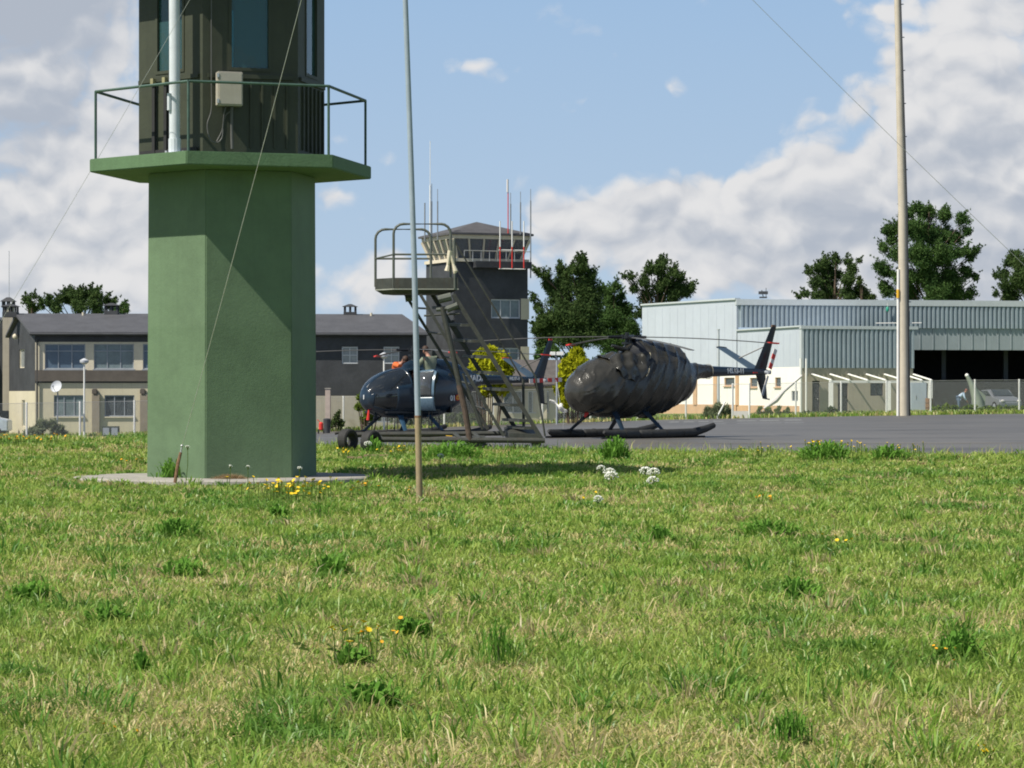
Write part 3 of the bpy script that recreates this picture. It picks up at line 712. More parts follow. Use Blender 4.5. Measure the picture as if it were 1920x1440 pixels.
# ---------------------------------------------------------------- control tower
def control_tower():
    A = Vector((PX(853, 165), 165, 0)); e1 = Vector((.92, .392, 0)); e2 = Vector((-.392, .92, 0)); Wd = 4.72
    g0 = zgf(A.x, 165); zz = lambda py: ZP(py, 165)
    t = thing('control_tower', 'dark slate airfield control tower with glazed cab, hipped roof and aerials', 'control tower', (A.x, A.y, g0))
    def C(i, j, z): q = A+e1*i+e2*j; return Vector((q.x, q.y, z))
    FF = Face(A, A+e1*Wd); FL = Face(A+e2*Wd, A)
    z0 = g0-.4; zs = zz(490)
    w = MB(); hF = [FF.prect(921, 976, 561, 597), FF.prect(921, 974, 652, 680)]
    hF = [(a, b, c, d) for a, b, c, d in hF]
    wall_holes(w, FF, 0, Wd, z0, zs, hF, .25)
    wall_holes(w, FL, 0, Wd, z0, zs, [], .25)
    w.hexa([C(.3, .3, z0), C(Wd-.02, .3, z0), C(Wd-.02, Wd, z0), C(.3, Wd, z0)], [C(.3, .3, zs-.02), C(Wd-.02, .3, zs-.02), C(Wd-.02, Wd, zs-.02), C(.3, Wd, zs-.02)])
    w.build('shaft_wall', MT['slate'], t, world=True)
    for q in hF: window(FF, q, t, MT['pane'], MT['whiteframe'], nx=3, fw=.08, dep=.12)
    cr = MB()
    for a, b in ((560, 599), (650, 682)): FF.pbox(cr, 976.5, 992, a, b, -.1, .02)
    cr.build('corner_panel', MT['cream'], t, world=True)
    # projecting parapet, balcony floor and cream string course
    pb = MB(); FF.pbox(pb, 886, 990.5, 491, 503, .004, .55); pb.build('balcony_parapet', MT['slate'], t, world=True)
    sc = MB()
    zc0, zc1 = zz(490), zz(484)
    sc.hexa([C(-.12, -.12, zc0), C(Wd+.05, -.12, zc0), C(Wd+.05, Wd, zc0), C(-.12, Wd, zc0)], [C(-.12, -.12, zc1), C(Wd+.05, -.12, zc1), C(Wd+.05, Wd, zc1), C(-.12, Wd, zc1)])
    sc.build('string_course', MT['creamtrim'], t, world=True)
    # cab: outward leaning panes
    zb, zt = zc1, zz(447); fl = .42
    def ring(o, z): return [C(-o, -o, z), C(Wd+o-.15, -o, z), C(Wd+o-.15, Wd+o, z), C(-o, Wd+o, z)]
    b0, b1 = ring(-.25, zb), ring(fl-.25, zt)
    cab = thing_part = MB()
    b0i, b1i = ring(-.75, zb+.02), ring(-.75, zt-.02)
    cab.hexa(b0i, b1i); core = cab.build('cab_interior', mat('cab_blinds', (.42, .46, .52), .7, .1, .8), t, world=True)
    for i in range(4):
        p, q, r, s_ = b0[i], b0[(i+1) % 4], b1[(i+1) % 4], b1[i]
        m_ = MB(); n_ = (q-p).cross(s_-p).normalized()*.02
        if n_.dot((p+q)/2-C(Wd/2, Wd/2, zb)) > 0: n_ = -n_
        m_.hexa([p, q, r, s_], [x_+n_ for x_ in (p, q, r, s_)]); wn_ = m_.build('cab_window', MT['cabglass'], t, world=True)
        mm = MB(); k = 5 if i != 1 else 3
        for j in range(k+1):
            f = j/k; mm.tube([p.lerp(q, f)-n_*3, s_.lerp(r, f)-n_*3], .075 if j in (0, k) else .055, 4)
        mm.build('mullion', MT['creamtrim'], wn_, world=True, off=t.location)
    hd = MB(); hh0, hh1 = ring(fl-.22, zt), ring(fl-.2, zz(440)); hd.hexa(hh0, hh1); hd.build('cab_header', MT['creamtrim'], t, world=True)
    rf = MB(); o_ = .38; zr = zz(440)+.004; r0 = ring(o_, zr); r1 = ring(o_, zr+.12); rf.hexa(r0, r1)
    cx = C(Wd/2, Wd/2, 0); ap = Vector((cx.x, cx.y, zz(415)+.16)); r2 = ring(o_-.03, zr+.125)
    rf.add(r2+[ap], [(0, 1, 4), (1, 2, 4), (2, 3, 4), (3, 0, 4), (0, 1, 2, 3)])
    rf.build('roof', mat('tower_roof_slate', (.085, .083, .088), .7, .15, 1.5), t, world=True)
    # railing in front of the cab
    rl = MB()
    for a in np.linspace(.4, Wd, 9): rl.tube([FF.pt(a, zz(490), .5), FF.pt(a, zz(470), .5)], .02, 5)
    rl.tube([FF.pt(.4, zz(470), .5), FF.pt(Wd, zz(470), .5)], .025, 5); rl.build('railing', MT['wire'], t, world=True)
    # aerials
    def aer(px, y0, y1, off, thick, m, y2=None):
        q = MB(); u = FF.u(px); p0 = FF.pt(u, FF.z(y0, u), off); p1 = FF.pt(u, FF.z(y1, u), off); q.tube([p0, p1], thick, 6)
        if y2: q.tube([p1, FF.pt(u, FF.z(y2, u), off)], thick*.45, 5)
        q.build('aerial', m, t, world=True)
    MG = mat('aerial_grey', (.22, .24, .26), .5)
    for px, a, b, c in ((806, 448, 378, 345), (817, 450, 378, 355), (793, 452, 381, None), (803, 448, 348, 265), (952.5, 440, 383, 362), (971, 440, 380, 360), (990, 522, 377, 355)): aer(px, a, b, .3 if px < 900 else .4, .045, MG if px != 803 else MT['white'], c)
    aer(949, 440, 361, .3, .035, MT['red']); aer(948, 361, 337, .3, .07, MT['stripewhite'])
    for px in (928.5, 951, 973):
        aer(px, 504, 464, .75, .042, MT['red']); aer(px, 464, 416, .75, .042, MT['white'])
    q = MB()
    for zy in (470, 505): q.tube([FF.pt(FF.u(926), FF.z(zy, 3), .75), FF.pt(FF.u(976), FF.z(zy, 3), .75)], .03, 5)
    q.build('aerial_bracket', MT['white'], t, world=True)
    # low wing on the right of the tower
    G_ = Face((PX(930, 158), 158), (PX(1042, 159), 159)); lw = thing('low_wing', 'single storey cream wing with grey tiled roof behind the blue helicopter tail', 'building', (G_.a.x, G_.a.y, zgf(G_.a.x, 158)))
    q = MB(); hs = [G_.prect(990, 1008, 733, 775), G_.prect(1012, 1030, 733, 775), G_.prect(945, 980, 733, 775)]; zt_ = G_.z(724, 1)
    wall_holes(q, G_, 0, G_.L, zgf(1, 158)-.3, zt_, hs); q.build('wall', MT['cream'], lw, world=True)
    for h_ in hs: window(G_, h_, lw, MT['pane'], MT['whiteframe'], nx=2)
    q = MB(); a, b = G_.pt(-.3, zt_, .4), G_.pt(G_.L+.3, zt_, .4); bk = Vector((0, 3.4, 1.45)); up = Vector((0, 0, .1))
    q.hexa([a, b, b+bk, a+bk], [p+up for p in (a, b, b+bk, a+bk)]); q.build('roof', mat('wing_roof_tiles', (.10, .09, .085), .8, .2, 2), lw, world=True)
    q = MB(); c = G_.pt(G_.L/2, (zt_+zgf(1, 158))/2-.1, -1.9); q.box(c, (G_.L-.1, 3.2, zt_-zgf(1, 158)+.1)); q.build('rear_wall', MT['cream'], lw, world=True)
control_tower()

# ---------------------------------------------------------------- hangar
def hangar():
    K = Vector((PX(1381, 190), 190, 0)); Lf = Vector((PX(1204, 202.8), 202.8, 0)); Rt = Vector((PX(2150, 195.5), 195.5, 0))
    FS = Face(Lf, K); FFr = Face(K, Rt); g0 = zgf(K.x, K.y)
    t = thing('hangar', 'large pale metal hangar with corrugated fascia and dark open doorway', 'hangar', (K.x, K.y, g0))
    zt = ZP(562, 190); zmid = ZP(614.5, 190); zd = ZP(655, 190); z0 = g0-.4
    # side cladding, white lower wall, plinth, little windows
    zl = ZP(692, 190); us = FS.L
    wins = [(1262, 1282), (1358, 1377)]
    q = MB(); FS.box(q, 0, us, zl+.003, zt, -.15, 0); q.build('side_cladding', MT['hangar'], t, world=True)
    q = MB(); sw = [(FS.u(a), FS.u(b), FS.z(724, 6), FS.z(709, 6)) for a, b in wins]; wall_holes(q, FS, 0, us, z0+1.0, zl, sw); q.build('side_wall', MT['whitewash'], t, world=True)
    for r in sw: window(FS, r, t, MT['panedark'], MT['peach'], nx=1, sill=MT['peach'])
    q = MB(); FS.box(q, 0, us, z0, z0+.997, -.1, .04); q.build('plinth', MT['peach'], t, world=True)
    # seams on the cladding
    q = MB()
    for u in np.arange(.9, us-.2, 1.15): FS.box(q, u-.012, u+.012, zl+.05, zt-.3, .002, .012)
    q.build('cladding_seam', MT['hangar'], t, world=True)
    # upper corrugated fascia
    def corr(F, u0, u1, za, zb, m, name, pitch=.32, dep=.13, off=0.0):
        b = MB(); u = u0; pr = []
        while u < u1-.01:
            pr += [(u, 0), (u+pitch*.38, 0), (u+pitch*.46, dep), (u+pitch*.90, dep)]; u += pitch
        pr = [p for p in pr if p[0] <= u1]+[(u1, 0)]
        n = len(pr); vs = [F.pt(a, za, d+off) for a, d in pr]+[F.pt(a, zb, d+off) for a, d in pr]
        b.add(vs, [(i, i+1, n+i+1, n+i) for i in range(n-1)])
        vs2 = [F.pt(u0, za, off-.1), F.pt(u1, za, off-.1), F.pt(u1, zb, off-.1), F.pt(u0, zb, off-.1)]; b.add(vs2, [(0, 1, 2, 3)])
        return b.build(name, m, t, world=True, fix=False)
    corr(FFr, .12, FFr.L, zmid+.02, zt-.35, MT['hangarrib'], 'corrugated_fascia')
    q = MB(); FFr.box(q, -.05, FFr.L, zt-.36, zt+.04, -.3, .16); FS.box(q, -.05, us-.006, zt+.002, zt+.12, -.3, .12); q.build('roof_trim', MT['hangartrim'], t, world=True)
    rf = MB(); bk = (Lf-K); n_ = [FFr.pt(0, zt, -.25), FFr.pt(FFr.L, zt, -.25)]
    rf.hexa([n_[0], n_[1], n_[1]+bk, n_[0]+bk], [p+Vector((0, 0, .06)) for p in (n_[0], n_[1], n_[1]+bk, n_[0]+bk)]); rf.build('roof', MT['hangar'], t, world=True)
    # door header of flatter sheets, opening with dark interior
    uo = FFr.u(1700)
    q = MB(); FFr.box(q, FFr.u(1520), FFr.L, zd, zmid+.018, -.1, -.02)
    for u in np.arange(uo, FFr.L, .95): FFr.box(q, u, u+.05, zd+.02, zmid-.02, -.018, .02)
    q.build('door_header', mat('header_sheet', (.30, .345, .365), .5, .08, .6, streak=.3), t, world=True)
    q = MB()
    for px in (1796, 1914, 2030): FFr.box(q, FFr.u(px)-.16, FFr.u(px)+.16, z0, zd+.1, -3.2, -2.9)
    q.build('door_post', mat('door_post_grey', (.05, .055, .06), .6), t, world=True)
    # interior box
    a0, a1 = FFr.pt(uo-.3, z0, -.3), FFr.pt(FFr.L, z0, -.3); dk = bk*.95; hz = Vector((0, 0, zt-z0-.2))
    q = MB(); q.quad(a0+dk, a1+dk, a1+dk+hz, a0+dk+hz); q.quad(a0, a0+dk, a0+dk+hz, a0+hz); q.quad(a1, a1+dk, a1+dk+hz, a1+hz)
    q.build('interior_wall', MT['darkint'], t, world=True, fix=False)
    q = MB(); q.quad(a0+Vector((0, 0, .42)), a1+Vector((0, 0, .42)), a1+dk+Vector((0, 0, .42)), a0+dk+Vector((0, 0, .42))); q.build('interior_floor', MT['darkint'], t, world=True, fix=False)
    # stone-block wall across the lower part of the opening
    q = MB(); FFr.box(q, uo, FFr.L, z0, ZP(715, 190), -.6, -.3); q.build('block_wall', MT['stonewall'], t, world=True)
    # roof fan
    q = MB(); c = P(1431, 556, 192); q.box(c+Vector((0, 0, -.06)), (.5, .4, .10)); q.box(c+Vector((0, 0, .26)), (.62, .45, .2)); q.tube([c, c+Vector((-.1, 0, .45))], .03); q.tube([c+Vector((.2, 0, 0)), c+Vector((.2, 0, .6))], .02); q.build('roof_vent', MT['slate'], t, world=True)
    # ---- annex in front
    N = Vector((PX(1503, 178.5), 178.5, 0)); S0 = FS.pt(us, 0, 0)+Vector((.05, -.1, 0)); FA = Face(S0, N); Re = Vector((PX(1712, 180.5), 180.5, 0)); FB = Face(N, Re)
    za = ZP(613, 178.5); zal = ZP(690, 178.5)
    w = thing('hangar_annex', 'lower workshop annex with corrugated front standing before the big hangar', 'building', (N.x, N.y, zgf(N.x, N.y)))
    zg0 = zgf(N.x, N.y)-.4
    q = MB(); FA.box(q, 0, FA.L, ZP(689, 184), za, -.15, 0); q.build('side_cladding', MT['hangar'], w, world=True)
    q = MB()
    for u in np.arange(.6, FA.L-.2, 1.15): FA.box(q, u-.012, u+.012, ZP(688, 184), za-.3, .002, .012)
    q.build('cladding_seam', MT['hangar'], w, world=True)
    q = MB(); sw = [(FA.u(a), FA.u(b), FA.z(726, 6), FA.z(708, 6)) for a, b in ((1406, 1420), (1453, 1464))]; sw.append((FA.u(1484), FA.u(1496), FA.z(752, 10), FA.z(733, 10)))
    wall_holes(q, FA, 0, FA.L, zg0+.9, ZP(689, 184)-.003, sw); q.build('side_wall', MT['whitewash'], w, world=True)
    for i, r in enumerate(sw): window(FA, r, w, MT['panedark'], MT['peach'] if i < 2 else MT['alu'], nx=1 if i < 2 else 2, sill=MT['peach'] if i < 2 else None)
    q = MB(); FA.box(q, 0, FA.L, zg0, zg0+.897, -.1, .04); q.build('plinth', MT['peach'], w, world=True)
    for F_, px in ((FS, 1304), (FS, 1342), (FA, 1383)):
        q = MB(); F_.box(q, F_.u(px)-.2, F_.u(px)+.28, zg0+.9, ZP(700, 186), .003, .10); q.build('pilaster', MT['peach'], w, world=True)
    t_save = t
    b = MB(); pitch = .32; u = .1; pr = []
    while u < FB.L: pr += [(u, 0), (u+pitch*.38, 0), (u+pitch*.46, .13), (u+pitch*.90, .13)]; u += pitch
    n = len(pr); b.add([FB.pt(a, zal, d) for a, d in pr]+[FB.pt(a, za-.1, d) for a, d in pr], [(i, i+1, n+i+1, n+i) for i in range(n-1)]); b.build('corrugated_front', MT['hangarrib'], w, world=True, fix=False)
    q = MB(); FB.box(q, -.1, FB.L+.3, za-.12, za+.08, -.2, .16); FA.box(q, -.02, FA.L-.01, za+.003, za+.10, -.2, .12); FB.box(q, -.06, .1, zal, za-.121, -.2, .12); q.build('roof_trim', MT['hangartrim'], w, world=True)
    rf = MB(); p0, p1 = FB.pt(0, za, -.1), FB.pt(FB.L+.2, za, -.1); bk2 = Vector((-3.0, 11.2, 0)); rf.hexa([p0, p1, p1+bk2, p0+bk2], [p+Vector((0, 0, .05)) for p in (p0, p1, p1+bk2, p0+bk2)]); rf.build('roof', MT['hangar'], w, world=True)
    # ground floor front under the pergola
    zf1 = zal-.003; q = MB(); dr = [FB.prect(1523, 1537, 714, 775), FB.prect(1571, 1590, 718, 775), FB.prect(1632, 1656, 718, 742)]
    dr = [(a, b_, (zg0+.35 if i < 2 else c), d) for i, (a, b_, c, d) in enumerate(dr)]
    wall_holes(q, FB, 0, FB.L, zg0, zf1, dr); q.build('front_wall', MT['beigewall'], w, world=True)
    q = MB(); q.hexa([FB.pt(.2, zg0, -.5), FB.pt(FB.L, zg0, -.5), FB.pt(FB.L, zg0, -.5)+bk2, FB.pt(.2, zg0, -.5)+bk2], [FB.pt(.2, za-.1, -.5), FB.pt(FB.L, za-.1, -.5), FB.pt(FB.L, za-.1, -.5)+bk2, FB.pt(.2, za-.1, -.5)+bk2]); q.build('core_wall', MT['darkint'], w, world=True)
    for i in (0, 1):
        q = MB(); a, b_, c, d = dr[i]; FB.box(q, a+.01, b_-.01, c, d-.01, -.12, -.06); dd = q.build('door', MT['slate'], w, world=True)
        q = MB(); q.ell(FB.pt(b_-.12, c+1.0, -.03), .04, 8, 6); q.build('handle', MT['wire'], dd, world=True, off=w.location)
    window(FB, dr[2], w, MT['panedark'], MT['slate'], nx=2)
    # conduit pipes at the corner
    q = MB(); q.tube([FB.pt(-.25, zg0, .5), FB.pt(-.25, ZP(575+97, 178), .5)], .08); q.tube([FB.pt(.12, zg0, .5), FB.pt(.12, ZP(672, 178), .5)], .06); q.build('corner_pipe', MT['white'], w, world=True, smooth=True)
    # ---- pergola
    z = zgf(PX(1600, 174), 174); pg = thing('pergola', 'white pergola with slanting rafters over the annex doorway', 'pergola', (PX(1600, 174), 174, z))
    FP = Face((PX(1512, 172.5), 172.5), (PX(1748, 174), 174)); zb = ZP(715, 173)
    q = MB(); FP.box(q, FP.u(1555), FP.L, zb-.1, zb+.05, -.06, .06); q.build('front_beam', MT['white'], pg, world=True)
    for i, px in enumerate((1558, 1592, 1626, 1660, 1694, 1728, 1746)):
        u1 = FP.u(px); p1 = FP.pt(u1, zb+.06, .1); p0 = FB.pt(FB.u(px-36) if px < 1740 else FB.u(1712), FB.z(702, 3), .05)
        q = MB(); q.tube([p0, p1], .07, 4); q.build('rafter', MT['white'], pg, world=True)
    for px in (1558, 1666, 1744):
        q = MB(); u = FP.u(px); q.box(FP.pt(u, (zb+zgf(20, 173))/2, 0), (.26, .26, zb-zgf(20, 173)-.12)); q.build('column', MT['white'], pg, world=True)
    # tank/gate panel beside the mast
    x = PX(1722, 171); g1_ = zgf(x, 171); o = thing('steel_cabinet', 'pale blue steel cabinet standing right of the tall cream mast', 'cabinet', (x, 171, g1_))
    q = MB(); q.box((x, 171, g1_+.93), (.94, .6, 1.86)); q.build('body', mat('cabinet_blue', (.34, .40, .45), .5, .05, 2, streak=.15), o, world=True, bevel=.02)
    q = MB(); q.box((x-.2, 170.68, g1_+1.0), (.03, .03, .25)); q.build('handle', MT['wire'], o, world=True)
    x = PX(1742, 170.5); g2_ = zgf(x, 170.5); o = thing('rusty_barrel', 'rusty red brown drum at the foot of the right pergola column', 'barrel', (x, 170.5, g2_))
    q = MB(); q.tube([(x, 170.5, g2_), (x, 170.5, g2_+.02), (x, 170.5, g2_+.45), (x, 170.5, g2_+.9)], [.2, .22, .23, .22], 14); q.build('drum', MT['rust'], o, world=True, smooth=True)
    q = MB(); q.tube([(x, 170.5, g2_+.3), (x, 170.5, g2_+.33)], .245, 14); q.tube([(x, 170.5, g2_+.6), (x, 170.5, g2_+.63)], .245, 14); q.build('hoop', MT['rustdark'], o, world=True)
    # green float lamp hanging on the fascia
    c = FFr.pt(FFr.u(1661), FFr.z(580, 9), .35); o = thing('hanging_lamp', 'small teal lamp hanging in front of the hangar fascia', 'lamp', c)
    q = MB(); q.tube([c+Vector((0, 0, .45)), c+Vector((0, 0, .15))], .015, 5); q.build('cord', MT['white'], o, world=True)
    q = MB(); q.ell(c, (.11, .11, .2), 10, 8); q.build('lamp_shade', MT['teal'], o, world=True, smooth=True)
hangar()
# ================================================================== GREEN GUARD TOWER
def hexpts(r, z, c=(TX, TY), a0=18.0): return [Vector((c[0]+r*math.cos(R(a0+60*i)), c[1]+r*math.sin(R(a0+60*i)), z)) for i in range(6)]
def guard_tower():
    g0 = 0.02; t = thing('guard_tower', 'green six sided guard tower with railed balcony and olive cabin in front of the office', 'tower', (TX, TY, g0))
    base = MB(); n = 36; rs = 2.2
    base.tube([(TX-.13, TY, -.25), (TX-.13, TY, .07), (TX-.13, TY, .09)], [rs+.03, rs, rs-.03], n); base.build('base_slab', MT['concrete'], t, world=True)
    zd0, zd1 = EYE+3.205, EYE+3.395
    cm = MB(); cm.hexa(hexpts(1.27, .078), hexpts(1.25, zd0)); ob = cm.build('column', MT['tower'], t, world=False, bevel=.012)
    ob.location = (-TX*0, 0, 0); 
    me = ob.data
    for v in me.vertices: v.co.x -= TX; v.co.y -= TY; v.co.z -= g0
    dk = MB(); dk.hexa(hexpts(2.11, zd0), hexpts(2.11, zd1)); dk.build('balcony_slab', MT['deck'], t, world=True, bevel=.012)
    dr = MB(); dr.hexa(hexpts(1.40, zd0-.012), hexpts(1.40, zd0-.001)); 
    # railing
    zr = EYE+4.375; hp = hexpts(2.02, 0)
    r = MB()
    for i in range(6): a, b = hp[i], hp[(i+1) % 6]; r.tube([(a.x, a.y, zr), (b.x, b.y, zr)], .021, 6)
    r.build('handrail', MT['rail'], t, world=True, smooth=True)
    for i in range(6):
        q = MB(); q.tube([(hp[i].x, hp[i].y, zd1-.02), (hp[i].x, hp[i].y, zr)], .021, 6); q.build('railing_post', MT['rail'], t, world=True, smooth=True)
    for f in (.9,):
        a, b = hp[4], hp[5]; p = a.lerp(b, 0.02)
    # cabin: six panels with window holes
    rc = 1.39; z0, z1 = zd1, EYE+6.05; hc = hexpts(rc, 0)
    wall = MB(); bat = MB()
    for i in range(6):
        a, b = hc[i], hc[(i+1) % 6]; F = Face((a.x, a.y), (b.x, b.y))
        cc = Vector((TX, TY, 0)); mid = F.pt(F.L/2, 0)
        if (mid-cc).dot(F.n) < 0: F.n = -F.n
        L = F.L; hole = (L*.27, L*.72, EYE+4.61, EYE+5.85)
        wall_holes(wall, F, .0, L, z0, z1, [hole], .05)
        F.box(wall, .07, L-.07, EYE+4.50, EYE+4.56, .004, .035)
        for f in (() if i == 3 else (.5, .62, .75, .88) if i == 4 else (.15, .3, .45, .6, .75, .9)): F.box(bat, L*f-.012, L*f+.012, z0+.12, EYE+4.47, .003, .03)
        # window
        fr = MB(); e = .045
        for (u0, u1, a0, a1) in ((hole[0], hole[0]+e, hole[2], hole[3]), (hole[1]-e, hole[1], hole[2], hole[3]), (hole[0]+e, hole[1]-e, hole[2], hole[2]+e), (hole[0]+e, hole[1]-e, hole[3]-e, hole[3])): F.box(fr, u0, u1, a0, a1, -.06, .012)
        w = fr.build('window', MT['cabin'], t, world=True)
        pn = MB(); F.box(pn, hole[0]+e*.6, hole[1]-e*.6, hole[2]+e*.6, hole[3]-e*.6, -.034, -.028); pn.build('pane', MT['towerglass'], w, world=True, off=t.location)
    wall.build('cabin_wall', MT['cabin'], t, world=True); bat.build('wall_batten', MT['cabin'], t, world=True)
    fl = MB(); fl.hexa(hexpts(1.3, zd1+.003), hexpts(1.3, zd1+.02)); fl.build('cabin_floor', MT['cabin'], t, world=True)
    rf = MB(); rf.hexa(hexpts(1.98, z1), hexpts(1.98, z1+.16)); rf.build('roof_slab', MT['deck'], t, world=True, bevel=.01)
    # white mast standing on the balcony
    x, y = PX(327.5, 39.35), 39.35; q = MB(); q.tube([(x, y, zd1), (x, y, zd1+1.5), (x-.025, y, EYE+9)], [.078, .078, .074], 16); m = q.build('white_mast', MT['whitemast'], t, world=True, smooth=True)
    q = MB(); q.tube([(x, y, zd1), (x, y, zd1+.015)], .15, 12); q.tube([(x, y, zd1+.015), (x, y, zd1+.22)], .088, 12); q.build('mast_flange', MT['whitemast'], m, world=True, off=t.location)
    q = MB(); q.tube([(x-.07, y-.06, zd1+.62), (x-.07, y-.06, zd1+.86)], .03, 8); q.build('mast_bracket', MT['whitemast'], m, world=True, off=t.location)
    for dx in (-.12, .12):
        q = MB(); q.tube([(x+dx, y-.02, zd1), (x+dx, y-.02, zd1+.05)], .018, 6); q.build('flange_bolt', MT['wire'], m, world=True, off=t.location)
    # junction box on the front face
    a, b = hc[4], hc[5]; a, b = hc[4], hc[5]
    a, b = hc[4-0], hc[5-0]
    Ff = Face((hc[4].x, hc[4].y), (hc[5].x, hc[5].y))
    # faces: vertex angles 18+60i -> 258 is i=4, 318 is i=5
    if (Ff.pt(Ff.L/2, 0)-Vector((TX, TY, 0))).dot(Ff.n) < 0: Ff.n = -Ff.n
    u0, u1 = Ff.u(403), Ff.u(450); bz0, bz1 = ZP(197, 39.3), ZP(133, 39.3)
    q = MB(); Ff.box(q, u0, u1, bz0, bz1, .04, .2); jb = q.build('junction_box', MT['greybox'], t, world=True, bevel=.012)
    q = MB(); Ff.box(q, u0+.02, u1-.02, bz0+.02, bz1-.02, .201, .215); q.build('box_door', MT['greybox'], jb, world=True, off=t.location, bevel=.004)
    q = MB(); um = Ff.u(428)
    for zz_ in (bz0+.06, bz1-.06): Ff.box(q, u0-.012, u0+.015, zz_-.03, zz_+.03, .18, .222)
    q.build('hinge', MT['wire'], jb, world=True, off=t.location)
    def fp(px, py, off): u = Ff.u(px); return Ff.pt(u, ZP(py, Ff.yat(u)), off)
    def smoothpath(pts, k=8):
        out = []; pts = [Vector(p) for p in pts]; n = len(pts)
        for i in range(n-1):
            p0 = pts[max(i-1, 0)]; p1 = pts[i]; p2 = pts[i+1]; p3 = pts[min(i+2, n-1)]
            for j in range(k):
                s = j/k; out.append(.5*((2*p1)+(-p0+p2)*s+(2*p0-5*p1+4*p2-p3)*s*s+(-p0+3*p1-3*p2+p3)*s**3))
        out.append(pts[-1]); return out
    global SMP; SMP = smoothpath
    q = MB(); q.tube(smoothpath([fp(395, -60, .05), fp(395, 60, .05), fp(395, 150, .05), fp(395, 205, .05), fp(387, 235, .06), fp(392, 262, .08), (fp(405, 268, .1)), fp(414, 258, .1), fp(416, 235, .09), fp(420, 218, .1), fp(431, 208, .12), fp(432, 199, .12)]), .009, 6); q.build('hanging_cable', MT['cable'], t, world=True, smooth=True)
    q = MB(); q.tube(smoothpath([fp(421, 199, .12), fp(417, 215, .11), fp(414, 245, .09), fp(404, 266, .09)]), .009, 6); q.tube(smoothpath([fp(432, 199, .1), fp(432, 240, .08), fp(433, 280, .08)]), .022, 8); q.build('conduit', MT['cable'], t, world=True, smooth=True)
    for i in (3,):
        Fl = Face((hc[3].x, hc[3].y), (hc[4].x, hc[4].y))
        if (Fl.pt(Fl.L/2, 0)-Vector((TX, TY, 0))).dot(Fl.n) < 0: Fl.n = -Fl.n
        for px in (293, 315):
            q = MB(); u = Fl.u(px); Fl.box(q, u-.03, u+.03, z0+.02, EYE+4.44, .031, .06); q.build('wall_slot', MT['darkint'], t, world=True)
            q = MB(); Fl.box(q, u-.03, u+.03, EYE+4.45, EYE+4.55, .036, .09); q.build('slot_bracket', mat('brass_bracket', (.28, .26, .14), .5), t, world=True)
        for px in (358, 353):
            pass
        q = MB(); Fl.box(q, .08, Fl.L-.08, z0+.06, z0+.12, .032, .05); q.build('floor_slot', MT['darkint'], t, world=True)
    return t
guard_tower()

# ================================================================== POLES AND GUY WIRES
def leaning_pole():
    b0 = G(787, 940); Y = b0.y
    t = thing('guyed_pole', 'thin leaning metal pole with pale blue shaft and rusty tan foot before the access stand', 'pole', b0)
    pts = [(787, 945), (783.5, 781), (777, 500), (770.5, 300), (760, 0), (741, -690)]
    W_ = [P(a, b, Y) for a, b in pts]
    q = MB(); q.tube([W_[0], W_[1]], [.040, .038], 14); q.build('rusty_foot', MT['tanpole'], t, world=True, smooth=True)
    q = MB(); q.tube([W_[1]+Vector((0, 0, -.012)), W_[1]+Vector((0, 0, .012))], .0405, 14); q.build('rust_ring', MT['rust'], t, world=True)
    q = MB(); q.tube([W_[1]+Vector((0, 0, .012))]+W_[2:], [.036, .0345, .0335, .032, .022], 14); q.build('painted_shaft', MT['bluegrey'], t, world=True, smooth=True)
    top = W_[-1]
    st = P(338, 862, 37.0); gz = zgf(st.x, 37)
    def guy(a, b, sag, r):
        pts = []
        for i in range(13):
            f = i/12; p = a.lerp(b, f); p.z -= sag*4*f*(1-f); pts.append(p)
        q = MB(); q.tube(pts, r, 5); return q.build('guy_wire', MT['wire'], t, world=True, smooth=True)
    guy(top, P(341, 838, 37.0), .12, .0042)
    guy(top, Vector((-9.9, 46, .2)), .2, .0032); e = Vector((9.5, 34.8, .05)); guy(top, e, .2, .0032)
    o = thing('anchor_stake', 'rusty iron anchor stake leaning in the weeds before the green tower', 'stake', (st.x, 37, gz))
    q = MB(); q.tube([P(328, 905, 37), P(334, 868, 37), P(339, 848, 37)], [.022, .024, .02], 7); q.build('shaft', MT['rust'], o, world=True)
    q = MB(); q.tube([P(339, 850, 37), P(341, 836, 37)], .012, 6); q.ell(P(341, 836, 37), .02, 8, 6); q.build('turnbuckle', MT['wire'], o, world=True, smooth=True)
leaning_pole()
